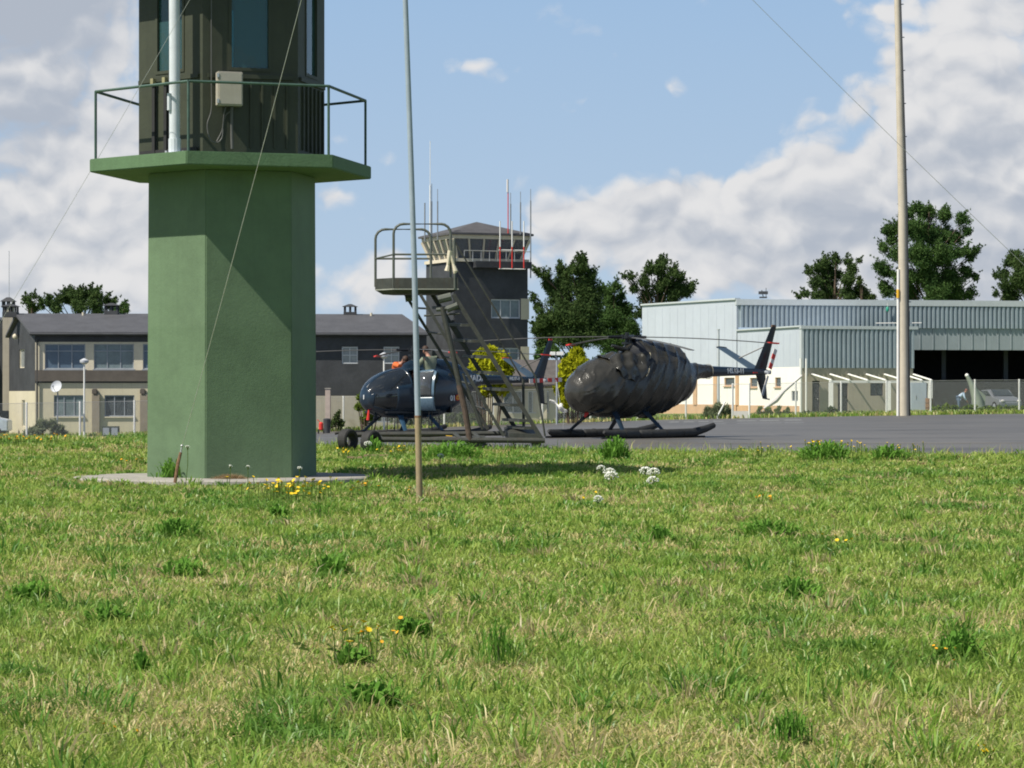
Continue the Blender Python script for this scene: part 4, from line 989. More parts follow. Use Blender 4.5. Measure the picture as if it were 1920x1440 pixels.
def light_mast():
    Y = 155.0; b = P(1695, 778, Y); g = zgf(b.x, Y)
    t = thing('concrete_mast', 'tall tapered cream concrete mast with a white conduit, standing before the hangar', 'mast', (b.x, Y, g))
    q = MB(); q.tube([(b.x, Y, g-.1), P(1692, 400, Y), P(1682.5, 0, Y), P(1676, -300, Y)], [.29, .235, .17, .12], 18); q.build('shaft', MT['mastconc'], t, world=True, smooth=True)
    q = MB(); o = Vector((-.33, -.12, 0)); q.tube([Vector((b.x-.36, Y-.12, g)), P(1686.5, 560, Y)+Vector((-.1, -.15, 0)), P(1687, 505, Y)+Vector((-.1, -.15, 0))], .075, 8); q.build('white_conduit', MT['white'], t, world=True, smooth=True)
    q = MB(); q.tube([P(1684.5, 559, Y)+Vector((-.05, -.2, 0)), P(1684.5, 543, Y)+Vector((-.05, -.2, 0))], .085, 8); q.build('yellow_marker', MT['yellow'], t, world=True)
    q = MB(); q.tube([Vector((b.x+.31, Y-.1, g)), P(1697, 400, Y)+Vector((.1, -.1, 0)), P(1686, 0, Y)+Vector((.06, -.1, 0)), P(1679, -290, Y)+Vector((.06, -.1, 0))], .045, 6); q.build('dark_cable', MT['slate'], t, world=True)
    q = MB()
    for py in range(-240, 600, 62):
        x = 1680+py*.025+4; q.tube([P(x+4, py, Y), P(x+10, py, Y)], .03, 5)
    q.build('cable_clip', MT['alu'], t, world=True)
    q = MB(); q.tube([P(1642, 606, Y), P(1728, 605.5, Y)], .028, 6); q.build('cross_arm', MT['white'], t, world=True)
    q = MB(); c = P(1702, 586, Y); q.tube([P(1697, 592, Y), P(1701, 586, Y), P(1706, 576, Y)], [.04, .10, .06], 8); q.build('floodlight', MT['stripewhite'], t, world=True, smooth=True)
light_mast()

# ================================================================== MOBILE ACCESS STAND
def access_stand():
    YN, YF_ = 54.2, 55.25
    x0 = PX(830, YN); gz = zgf(x0, 54.7)
    t = thing('access_stand', 'old grey wheeled access stairs with railed top platform between the pole and the covered helicopter', 'access stairs', (x0, 54.7, gz))
    S, SR = MT['steelstand'], MT['standrail']
    def B_(mb, name, m, parent=t): return mb.build(name, m, parent, world=True, off=t.location, smooth=False)
    def seg(a, b, r, n=6): q = MB(); q.tube([a, b], r, n); return q
    N = lambda px, py: P(px, py, YN)
    Fz = lambda px, py: P(px, py, YF_)
    # stair stringers (channels)
    def chan(a, b, w, th):
        d = (b-a).normalized(); up = Vector((0, 1, 0)); s = d.cross(up).normalized()
        q = MB(); h = [a-s*w/2-up*th/2, a+s*w/2-up*th/2, a+s*w/2+up*th/2, a-s*w/2+up*th/2]; q.hexa(h, [p+(b-a) for p in h]); return q
    B_(chan(N(850, 552), N(1016, 824), .085, .05), 'stringer', S)
    B_(chan(Fz(800, 535), Fz(972, 812), .085, .05), 'stringer', S)
    B_(chan(N(788, 552), N(945, 818), .06, .06), 'lower_chord', S)
    B_(chan(Fz(760, 552), Fz(915, 805), .06, .06), 'lower_chord', S)
    # treads
    for k, y in enumerate((576, 607, 637, 667, 697, 728, 757, 786, 800)):
        f = (y-552)/(824-552); xr = 850+(1016-850)*f; f2 = (y-2-535)/(812-535); xl = 800+(972-800)*f2
        a, b = N(xr-2, y), Fz(xl+2, y-2); d = Vector((-.10, 0, 0)); q = MB(); dz = Vector((0, 0, -.055))
        q.hexa([a+dz, b+dz, b+dz+Vector((-.17, 0, 0)), a+dz+Vector((-.17, 0, 0))], [a, b, b+Vector((-.17, 0, 0)), a+Vector((-.17, 0, 0))]); B_(q, 'tread', S)
    # webs between lower chord and stringers, cross ties
    for k in range(5):
        f = .1+k*.18; a = N(788, 552).lerp(N(945, 818), f); b = N(850, 552).lerp(N(1016, 824), f+.02); c = Fz(760, 552).lerp(Fz(915, 805), f)
        B_(seg(a, c, .022), 'cross_tie', S)
        if False: B_(seg(a, N(850, 552).lerp(N(1016, 824), max(0, f-.06)), .022), 'web_brace', S)
    # central rusty post and other posts
    q = MB(); q.tube([N(829, 575), N(846, 650), N(863, 728)], .055, 10); B_(q, 'support_post', S)
    q = MB(); q.tube([N(861, 722), N(872, 770), N(881, 826)], .06, 10); B_(q, 'rusty_post', MT['standrust'])
    B_(seg(Fz(848, 600), Fz(902, 700), .028), 'brace', S); B_(seg(N(868, 700), N(905, 805), .028), 'brace', S); B_(seg(N(876, 730), N(900, 800), .022), 'brace', S)
    B_(seg(Fz(981, 712), Fz(982, 812), .032), 'base_post', S)
    # hydraulic bits under the platform
    for (a, b, r) in ((N(822, 562), N(846, 556), .085), (N(838, 580), N(858, 572), .07), (Fz(760, 560), Fz(780, 557), .07), (N(818, 581), N(857, 576), .04)):
        B_(seg(a, b, r, 10), 'pivot_drum', SR)
    B_(seg(N(795, 592), N(862, 588), .022), 'cross_tie', S)
    # hand rails
    B_(seg(N(852, 452), N(1004, 706), .020), 'stair_handrail', S); B_(seg(N(1004, 706), N(1022, 818), .022), 'stair_handrail', S)
    B_(seg(Fz(836, 470), Fz(982, 715), .018), 'stair_handrail', S)
    # platform: wedge-ended deck
    zt = ZP(541, YN); pl = [N(703, 545), N(737, 548), N(861, 541)]
    a = Vector((PX(703, 54.7), 54.7, zt)); b = Vector((PX(738, YN), YN, zt)); c = Vector((PX(860, YN), YN, zt)); d = Vector((PX(850, YF_), YF_, zt)); e = Vector((PX(728, YF_), YF_, zt))
    poly = [a, b, c, d, e]; q = MB(); dz = Vector((0, 0, .02)); q.hexa([p-dz for p in poly], poly); B_(q, 'platform_deck', MT['platedge'])
    ctr = sum(poly, Vector())/5; q = MB(); q.hexa([ctr+(p-ctr)*.80-Vector((0, 0, .10)) for p in poly], [ctr+(p-ctr)*.98-Vector((0, 0, .021)) for p in poly]); B_(q, 'platform_underframe', S)
    # toe boards
    for i in (0, 1, 3, 4):
        p, r_ = poly[i], poly[(i+1) % 5]; n_ = Vector((0, 0, 1)); h = Vector((0, 0, .21)); th = (r_-p).cross(Vector((0, 0, 1))).normalized()*.01
        p = ctr+(p-ctr)*.985; r_ = ctr+(r_-ctr)*.985
        q = MB(); q.hexa([p+n_*.002, r_+n_*.002, r_+th+n_*.002, p+th+n_*.002], [p+h, r_+h, r_+th+h, p+th+h]); B_(q, 'toe_board', S)
    # rail loops (near and far)
    def loop(px0, px1, yt, ym, yb, YY, xb0=None):
        r = 18; q = MB(); p = lambda x, y: P(x, y, YY)
        pts = [p(px0, yb), p(px0, yt+r)]+[p(px0+r-r*math.cos(R(a_)), yt+r-r*math.sin(R(a_))) for a_ in (20, 45, 70)]+[p(px0+r, yt), p(px1-r, yt)]+[p(px1-r+r*math.sin(R(a_)), yt+r-r*math.cos(R(a_))) for a_ in (20, 45, 70)]+[p(px1, yt+r), p(px1, yb)]
        q.tube(pts, .026, 8); o = B_(q, 'guard_rail', SR)
        q = MB(); q.tube([p(px0, ym), p(px1, ym)], .020, 8); o2 = B_(q, 'mid_rail', SR)
    loop(738, 845, 420, 477, 543, YN+.04); loop(704, 808, 430, 485, 538, YF_-.1)
    B_(seg(P(704, 485, YF_-.1), P(738, 477, YN), .018), 'mid_rail', SR); B_(seg(N(852, 448), N(853, 541), .028), 'rail_post', SR)
    # rag tied on the post
    q = MB(); q.tube([N(844, 470), N(842, 483), N(840, 497), N(838, 508)], [.05, .045, .03, .05], 8); q.tube([N(845, 478), N(850, 495), N(854, 508), N(852, 514)], [.035, .03, .05, .02], 8); B_(q, 'tied_rag', MT['creamtrim'])
    # base frame
    q = MB(); q.tube([N(716, 824), N(1022, 826)], .055, 10); B_(q, 'base_beam', S)
    q = MB(); q.tube([Fz(660, 815), Fz(1000, 812)], .05, 10); B_(q, 'base_beam', S)
    for px in (720, 868, 905, 1010): B_(seg(N(px, 826), Fz(px-16, 813), .04), 'base_cross_beam', S)
    for px in (884, 902, 1006):
        q = MB(); q.hexa([N(px-9, 836), N(px+9, 836), Fz(px+7, 830), Fz(px-11, 830)], [N(px-9, 822), N(px+9, 822), Fz(px+7, 816), Fz(px-11, 816)]); B_(q, 'foot_block', S)
    q = MB(); q.hexa([N(955, 828), N(1012, 829), Fz(1000, 816), Fz(945, 816)], [N(955, 812), N(1012, 814), Fz(1000, 802), Fz(945, 801)]); B_(q, 'step_box', S)
    q = MB(); q.tube([N(836, 817), N(848, 818)], .010, 6); B_(q, 'yellow_handle', MT['yellow'])
    # wheels, seen three-quarter
    axd = Vector((.80, -.60, 0)).normalized()
    def wheel(px, py, YY, rr, dr=.62):
        c = P(px, py, YY); s = axd.cross(Vector((0, 0, 1))).normalized(); prof = [(-.10, dr), (-.11, .85), (-.09, .97), (0, 1.0), (.09, .97), (.11, .85), (.10, dr)]
        rings = []
        for i in range(28):
            a_ = 2*math.pi*i/28; dv = s*math.cos(a_)+Vector((0, 0, 1))*math.sin(a_)
            rings.append([c+axd*x_+dv*(r_*rr) for x_, r_ in prof])
        q = MB(); rings.append(rings[0]); q.loft(rings, caps=False, closed=True); w = q.build('tyre', MT['rubber'], None if False else t, world=True, off=t.location, smooth=True); return c, w
    c, w = wheel(652, 825, 54.9, .225); c2, w2 = wheel(696, 829, 54.0, .23, .50)
    q = MB(); q.tube([c2-axd*.05, c2+axd*.02], .125, 18); q.tube([c2, c2+axd*.07], .05, 12); q.build('hub', MT['rustdark'], w2, world=True, off=t.location)
    q = MB(); q.tube([P(628, 813, 55), P(640, 810, 55)], .03, 6); q.build('tow_pin', MT['rubber'], w, world=True, off=t.location)
access_stand()

# ================================================================== HELICOPTERS
SEC = [(1.80, 1.13, 1.11, .02), (1.77, 1.30, .95, .18), (1.70, 1.41, .85, .28), (1.55, 1.57, .73, .41), (1.32, 1.72, .63, .54), (1.0, 1.85, .57, .63), (.6, 1.94, .55, .67), (.2, 1.99, .53, .69),
       (-.3, 2.0, .54, .69), (-.8, 1.98, .60, .64), (-1.2, 1.95, .73, .55), (-1.6, 1.90, .94, .42), (-1.95, 1.85, 1.18, .29), (-2.3, 1.79, 1.40, .19), (-2.6, 1.775, 1.48, .145), (-3.6, 1.75, 1.52, .115), (-4.9, 1.70, 1.56, .07), (-5.0, 1.66, 1.60, .03)]
def sec_at(x, S=SEC):
    xs_ = [-s[0] for s in S]
    f = lambda i: float(np.interp(-x, xs_, [s[i] for s in S]))
    return f(1), f(2), f(3)
def smooth_sec(S, n):
    """resample sections with Catmull-Rom"""
    out = []
    for i in range(len(S)-1):
        p0, p1, p2, p3 = [np.array(S[max(0, min(len(S)-1, i+k))]) for k in (-1, 0, 1, 2)]
        for j in range(n):
            s = j/n; out.append(tuple(.5*((2*p1)+(-p0+p2)*s+(2*p0-5*p1+4*p2-p3)*s*s+(-p0+3*p1-3*p2+p3)*s**3)))
    out.append(tuple(S[-1])); return out
def surf(S, x, th, e=1.15, off=0.0):
    zt, zb, hw = sec_at(x, S); zc = (zt+zb)/2*.5+(zb+(zt-zb)*.46)*.5; c, s = math.cos(th), math.sin(th)
    y = (abs(c)**(1/e))*math.copysign(1, c)*(hw+off); z = zc+(abs(s)**(1/e))*math.copysign(1, s)*((zt-zc if s > 0 else zc-zb)+off)
    return Vector((x, y, z))
def patch(S, quad, nu=14, nv=12, off=.006, name='p'):
    """patch on the hull: quad = function (u,v)->(x,th)"""
    b = MB(); vs = [surf(S, *quad(i/nu, j/nv), off=off) for i in range(nu+1) for j in range(nv+1)]
    b.add(vs, [(i*(nv+1)+j, i*(nv+1)+j+1, (i+1)*(nv+1)+j+1, (i+1)*(nv+1)+j) for i in range(nu) for j in range(nv)]); return b
def text_obj(s, size, parent, mtx, m, name='lettering'):
    cu = bpy.data.curves.new('t', 'FONT'); cu.body = s; cu.size = size; cu.align_x = 'CENTER'; cu.align_y = 'CENTER'; cu.extrude = .002; cu.offset = .007
    o = bpy.data.objects.new('t', cu); COL.objects.link(o); dg = bpy.context.evaluated_depsgraph_get(); me = bpy.data.meshes.new_from_object(o.evaluated_get(dg))
    COL.objects.unlink(o); bpy.data.objects.remove(o)
    me.transform(mtx); me.name = name; me.materials.clear(); me.materials.append(m); q = bpy.data.objects.new(name, me); COL.objects.link(q); q.parent = parent; return q
def portm(x, y, z, tilt=0): # lettering on the port side reading nose to tail
    return Matrix(((-1, 0, 0, x), (0, 0, 1, y), (0, 1, 0, z), (0, 0, 0, 1)))
def aerofoil_panel(q, r0, r1, c0, c1, th, camber=None):
    """tapered panel: root point r0, tip point r1, chord vectors c0,c1, thickness along normal"""
    n = ((r1-r0).cross(c0)).normalized(); prof = [(0, 0), (.08, .5), (.3, 1), (.7, .6), (1, .04), (.7, -.6), (.3, -1), (.08, -.5)]
    q.loft([[r0+c0*a+n*(b*th) for a, b in prof], [r1+c1*a+n*(b*th*.7) for a, b in prof]]); return q
def blade_mesh(L=4.0, ch=.17, droop=.14):
    q = MB(); N_ = 12; rings = []
    for i in range(N_+1):
        f = i/N_; x = .38+(L-.38)*f; z = -droop*f*f; w = ch if i > 0 else ch*.55
        rings.append([Vector((x, w*.3, z)), Vector((x, w*.05, z+.013)), Vector((x, -w*.7, z)), Vector((x, w*.05, z-.011))])
    q.loft(rings); return q
def helicopter(name, label, loc, heading, azs, tail_rot, covered):
    t = thing(name, label, 'helicopter', loc, heading, 'helicopters parked on the apron')
    NV = MT['navy']
    SS = smooth_sec(SEC, 5)
    b = MB(); rings = []
    for s in SS: rings.append([surf(SS, s[0], 2*math.pi*j/36) for j in range(36)])
    # the last (nose) ring closes
    if covered:
        b.loft(rings); body = b.build('fuselage', NV, t, smooth=True)
    else:
        # cockpit openings are left out of the hull and glazed
        n = 36; vs = [p for r in rings for p in r]; fs = []
        def open_(x, th):
            th = th % (2*math.pi); d = math.degrees(th)
            if x > .62 and x < 1.72 and 15 < d < 82: return True
            if x > .62 and x < 1.72 and 98 < d < 165: return True
            if x > 1.05 and x < 1.66 and (d <= 15 or d > 318 or 165 <= d < 222): return True
            if -.02 < x < .55 and (5 < d < 62): return True
            if -.02 < x < .55 and (118 < d < 175): return True
            return False
        for i in range(len(rings)-1):
            for j in range(n):
                xm = (rings[i][0].x+rings[i+1][0].x)/2; th = 2*math.pi*(j+.5)/n
                if open_(xm, th): continue
                fs.append((i*n+j, i*n+(j+1) % n, (i+1)*n+(j+1) % n, (i+1)*n+j))
        b.add(vs, fs); body = b.build('fuselage', NV, t, smooth=True, fix=True)
        sm = body.modifiers.new('thick', 'SOLIDIFY'); sm.thickness = .02; sm.offset = -1
        rd = lambda a, b_: (R(a), R(b_))
        def glz(x0, x1, a0, a1, nm, m, o=.0):
            patch(SS, lambda u, v: (x0+(x1-x0)*u, R(a0+(a1-a0)*v)), off=o).build(nm, m, t, smooth=True, fix=False)
        glz(.58, 1.74, 12, 85, 'windshield', MT['canopy'], -.004); glz(.58, 1.74, 95, 168, 'windshield', MT['canopy'], -.004)
        glz(1.02, 1.69, -45, 12, 'chin_window', MT['canopy'], -.005); glz(1.02, 1.69, 168, 226, 'chin_window', MT['canopy'], -.005)
        glz(-.05, .58, 116, 178, 'cabin_window', MT['canopy'], -.005)
        # open port door, swung forward: a curved panel with a bubble
        hinge = surf(SS, .56, R(0)); ang = R(-62)
        def dpt(x, th, off=0.0):
            p = surf(SS, x, th, off=off)-Vector((.56, hinge.y, 0)); 
            c, s_ = math.cos(ang), math.sin(ang); return Vector((.56+p.x*c-p.y*s_, hinge.y+p.x*s_+p.y*c+.02, p.z))
        def dp(x0, x1, a0, a1, nm, m, off=0.0, bulge=0.0, nu=10, nv=10, parent=t):
            q = MB(); vs_ = [dpt(x0+(x1-x0)*i/nu, R(a0+(a1-a0)*j/nv), off+bulge*math.sin(math.pi*i/nu)*math.sin(math.pi*j/nv)) for i in range(nu+1) for j in range(nv+1)]
            q.add(vs_, [(i*(nv+1)+j, i*(nv+1)+j+1, (i+1)*(nv+1)+j+1, (i+1)*(nv+1)+j) for i in range(nu) for j in range(nv)])
            o = q.build(nm, m, parent, smooth=True, fix=False); md = o.modifiers.new('thick', 'SOLIDIFY'); md.thickness = .015; return o
        dm = mat('door_inner_blue', (.09, .15, .21), .28, .1)
        door = dp(-.04, .55, -40, -6, 'door', dm)
        dp(-.04, .03, -6, 60, 'door_frame', dm, parent=door); dp(.49, .55, -6, 60, 'door_frame', dm, parent=door); dp(.03, .49, 53, 60, 'door_frame', dm, parent=door)
        dp(.03, .49, -6, 53, 'door_bubble', MT['bubble'], .0, .10, parent=door)
        # interior
        q = MB(); q.box((.35, 0, .72), (2.0, 1.0, .06)); q.build('cockpit_floor', MT['navydark'], t)
        for sy in (.3, -.3):
            q = MB(); q.box((.28, sy, .93), (.44, .42, .12)); q.box((.03, sy, 1.25), (.10, .42, .60), Matrix.Rotation(R(-12), 3, 'Y')); q.build('seat', mat('seat_beige', (.22, .19, .16), .8), t, bevel=.03)
        q = MB(); q.box((1.02, 0, 1.05), (.18, .5, .36), Matrix.Rotation(R(20), 3, 'Y')); q.build('instrument_panel', MT['navydark'], t, bevel=.03)
        q = MB(); q.box((-.95, 0, 1.25), (.06, 1.05, 1.1)); q.build('rear_bulkhead', MT['navydark'], t)
    # engine fairing behind the mast
    if not covered:
        q = MB(); FS_ = [(.42, 1.99, .06), (.30, 2.09, .16), (.0, 2.2, .24), (-.5, 2.24, .28), (-1.1, 2.2, .26), (-1.7, 2.05, .2), (-2.1, 1.9, .12), (-2.3, 1.80, .06)]
        q.loft([[Vector((x, math.cos(a_)*w, 1.78+math.sin(a_)*(z-1.78))) for a_ in [math.pi*k/12 for k in range(13)]] for x, z, w in FS_], closed=True); q.build('engine_fairing', NV, t, smooth=True)
        text_obj('ARMADA', .24, t, portm(-1.93, .31, 1.66), MT['markwhite']); 
        text_obj('01', .20, t, Matrix.Translation((0, .012, 0)) @ portm(-.90, .64, 1.10), MT['markwhite'], 'number')
        text_obj('HS.13-1', .12, t, portm(-3.72, .118, 1.66), MT['markwhite'])
        for rr, m, o_ in ((.105, MT['red'], .0), (.075, MT['yellow'], .006), (.035, MT['red'], .012)):
            q = MB(); q.tube([(-1.11, .60+o_, 1.12), (-1.11, .62+o_, 1.12)], rr*.8, 24); q.build('roundel', m, t)
        text_obj('1', .16, t, Matrix.Translation((1.80, .02, 1.13)) @ Matrix(((0, 0, 1, 0), (1, 0, 0, 0), (0, 1, 0, 0), (0, 0, 0, 1))), MT['markwhite'], 'nose_number')
        q = MB(); q.tube([(1.62, .03, .82), (1.66, .03, .50)], [.02, .045], 6); q.build('red_streamer', MT['red'], t)
    else:
        text_obj('HS.13-11', .165, t, portm(-3.72, .118, 1.645), MT['markwhite'])
    # red arrow mark, exhaust, tail skid
    q = MB(); q.box((-4.45, .10, 1.61), (.16, .015, .03)); q.build('red_mark', MT['red'], t)
    q = MB(); q.tube([(1.35, 0, .62), (1.42, 0, .52)], [.05, .03], 8); q.build('belly_lamp', MT['red'] if covered else MT['navydark'], t)
    # mast, hub, blades
    q = MB(); q.tube([(0, 0, 1.95), (0, 0, 2.3), (0, 0, 2.5)], [.09, .06, .05], 12); mast = q.build('rotor_mast', MT['navydark'], t, smooth=True)
    q = MB(); q.tube([(0, 0, 2.42), (0, 0, 2.50)], .17, 16); q.tube([(0, 0, 2.5), (0, 0, 2.57)], .05, 10)
    for a_ in azs:
        c, s_ = math.cos(a_), math.sin(a_); q.tube([(c*.1, s_*.1, 2.455), (c*.5, s_*.5, 2.455)], [.055, .035], 6); q.tube([(c*.15-s_*.08, s_*.15+c*.08, 2.40), (c*.15-s_*.08, s_*.15+c*.08, 2.52)], .025, 6)
    q.tube([(0, 0, 2.28), (0, 0, 2.33)], .14, 12); hub = q.build('rotor_hub', MT['navydark'], t, smooth=False)
    bm_ = None
    for bi, a_ in enumerate(azs):
        o = blade_mesh().build('rotor_blade', MT['blade'], t, smooth=False); o.location = (0, 0, 2.455); o.rotation_euler = (0, .06 if (covered and bi == 3) else 0, a_)
        if covered and bi == 3: continue
        k = MB(); k.box((3.9, -.03, -.125), (.26, .17, .035), Matrix.Rotation(R(4), 3, 'Y')); k.build('red_tip', MT['red'], o)
    # tail surfaces
    V = Vector; q = MB(); aerofoil_panel(q, V((-4.50, 0, 1.68)), V((-5.08, .06, 2.78)), V((-.46, 0, 0)), V((-.20, 0, .02)), .03); fin = q.build('upper_fin', MT['navydark'] if covered else NV, t, smooth=True)
    q = MB(); q.box((-5.17, .06, 2.81), (.13, .03, .05)); q.build('fin_cap', MT['red'] if not covered else MT['rust'], fin)
    q = MB(); aerofoil_panel(q, V((-4.55, 0, 1.60)), V((-4.86, -.03, .95)), V((-.38, 0, 0)), V((-.17, 0, -.02)), .025); lf = q.build('lower_fin', MT['navydark'], t, smooth=True)
    q = MB(); q.tube([(-4.85, 0, .96), (-5.08, 0, .93)], .018, 6); q.build('tail_bumper', MT['navydark'], lf)
    q = MB(); aerofoil_panel(q, V((-4.38, -.05, 1.70)), V((-4.42, -1.22, 2.26)), V((-.46, 0, 0)), V((-.36, 0, 0)), .028); st_ = q.build('stabiliser', mat('stabiliser_blue', (.05, .08, .115), .35), t, smooth=True)
    q = MB(); aerofoil_panel(q, V((-4.40, -1.22, 2.265)), V((-4.42, -1.25, 2.28)), V((-.40, 0, 0)), V((-.38, 0, 0)), .03); q.build('stabiliser_edge', MT['red'] if not covered else MT['navydark'], st_)
    q = MB(); q.tube([(-4.95, 0, 2.3), (-4.6, -.62, 1.98)], .016, 6); q.build('stay', MT['navydark'], t)
    # tail rotor, port side
    tx, ty, tz = -4.86, .19, 1.62
    q = MB(); q.tube([(tx, .04, tz), (tx, ty+.05, tz)], [.05, .035], 10); q.box((tx, ty, tz), (.10, .06, .10)); tr = q.build('tail_rotor_hub', MT['alu'], t)
    for sgn in (1, -1):
        d = V((math.cos(tail_rot), 0, math.sin(tail_rot)))*sgn; n_ = V((-d.z, 0, d.x)); rest = [(0.10, .25), (.25, .36), (.36, .50), (.50, .64)]
        for i, (r0, r1) in enumerate(rest):
            m = [MT['red'], MT['stripewhite']][i % 2] if sgn == 1 or not covered else MT['navydark']
            if covered and sgn == -1: m = MT['stripewhite'] if i < 2 else MT['alu']
            q = MB(); c = V((tx, ty, tz)); w = .06 if sgn == 1 or not covered else .035
            q.hexa([c+d*r0-n_*w-V((0, .008, 0)), c+d*r0+n_*w-V((0, .008, 0)), c+d*r0+n_*w+V((0, .008, 0)), c+d*r0-n_*w+V((0, .008, 0))],
                   [c+d*r1-n_*w-V((0, .008, 0)), c+d*r1+n_*w-V((0, .008, 0)), c+d*r1+n_*w+V((0, .008, 0)), c+d*r1-n_*w+V((0, .008, 0))]); q.build('tail_rotor_stripe', m, tr)
    # legs and floats
    for sy in (1, -1):
        q = MB(); y = sy*.97
        pts = [(1.72, y, .17), (1.62, y, .14), (1.4, y, .115), (.62, y, .108), (.56, y, .10), (.50, y, .108), (-.4, y, .11), (-1.3, y, .13), (-1.75, y, .22), (-2.02, y, .30), (-2.06, y, .31)]
        q.tube(pts, [.04, .08, .10, .105, .07, .105, .108, .105, .085, .07, .03], 14); fl_ = q.build('float', MT['floatbag'], t, smooth=True)
        q = MB()
        for x in (1.05, .2, -.31, -.9): q.tube([(x-.02, y, .112), (x+.02, y, .112)], .112, 14)
        q.build('float_strap', MT['rubber'], fl_)
        q = MB(); q.tube([(1.8, y, .03), (-1.7, y, .03)], .025, 8); q.build('skid_tube', MT['navydark'], t)
        for x0_, x1_ in ((.82, 1.05), (-.20, -.31)):
            a, b_ = V((x0_, sy*.42, .64)), V((x1_, sy*.94, .17)); q = MB(); w = .085
            rings_ = []
            for p, k in ((a, 1.25), (b_, .75)): rings_.append([p+V((w*k*math.cos(a2), .028*math.sin(a2), 0)) for a2 in [2*math.pi*i/12 for i in range(12)]])
            q.loft(rings_); q.build('skid_leg', mat('covered_leg_paint', (.018, .034, .055), .35) if covered else MT['navylit'], t, smooth=True)
    q = MB(); q.tube([(1.15, 0, .60), (1.5, .0, .45), (1.62, 0, .40)], [.02, .018, .015], 6); q.build('antenna', MT['navydark'], t)
    return t
HEAD = R(222)
def wr(v, h): # world plan direction -> local azimuth
    return math.atan2(v[1], v[0])-h
h2x, h2y = PX(1176, 67.5), 67.5
H2 = helicopter('helicopter', 'dark blue helicopter wrapped in a grey tarpaulin, marked HS.13-11 on its tail boom', (h2x, h2y, zgf(h2x, h2y)), HEAD, [wr((.94, .34), HEAD)+i*math.pi/2 for i in range(4)], R(113), True)
h1x, h1y = PX(775, 77.6), 77.6
H1 = helicopter('helicopter', 'uncovered dark blue helicopter with open door and ARMADA on its tail boom', (h1x, h1y, zgf(h1x, h1y)), HEAD, [wr((.95, .31), HEAD)+i*math.pi/2 for i in range(4)], R(178), False)
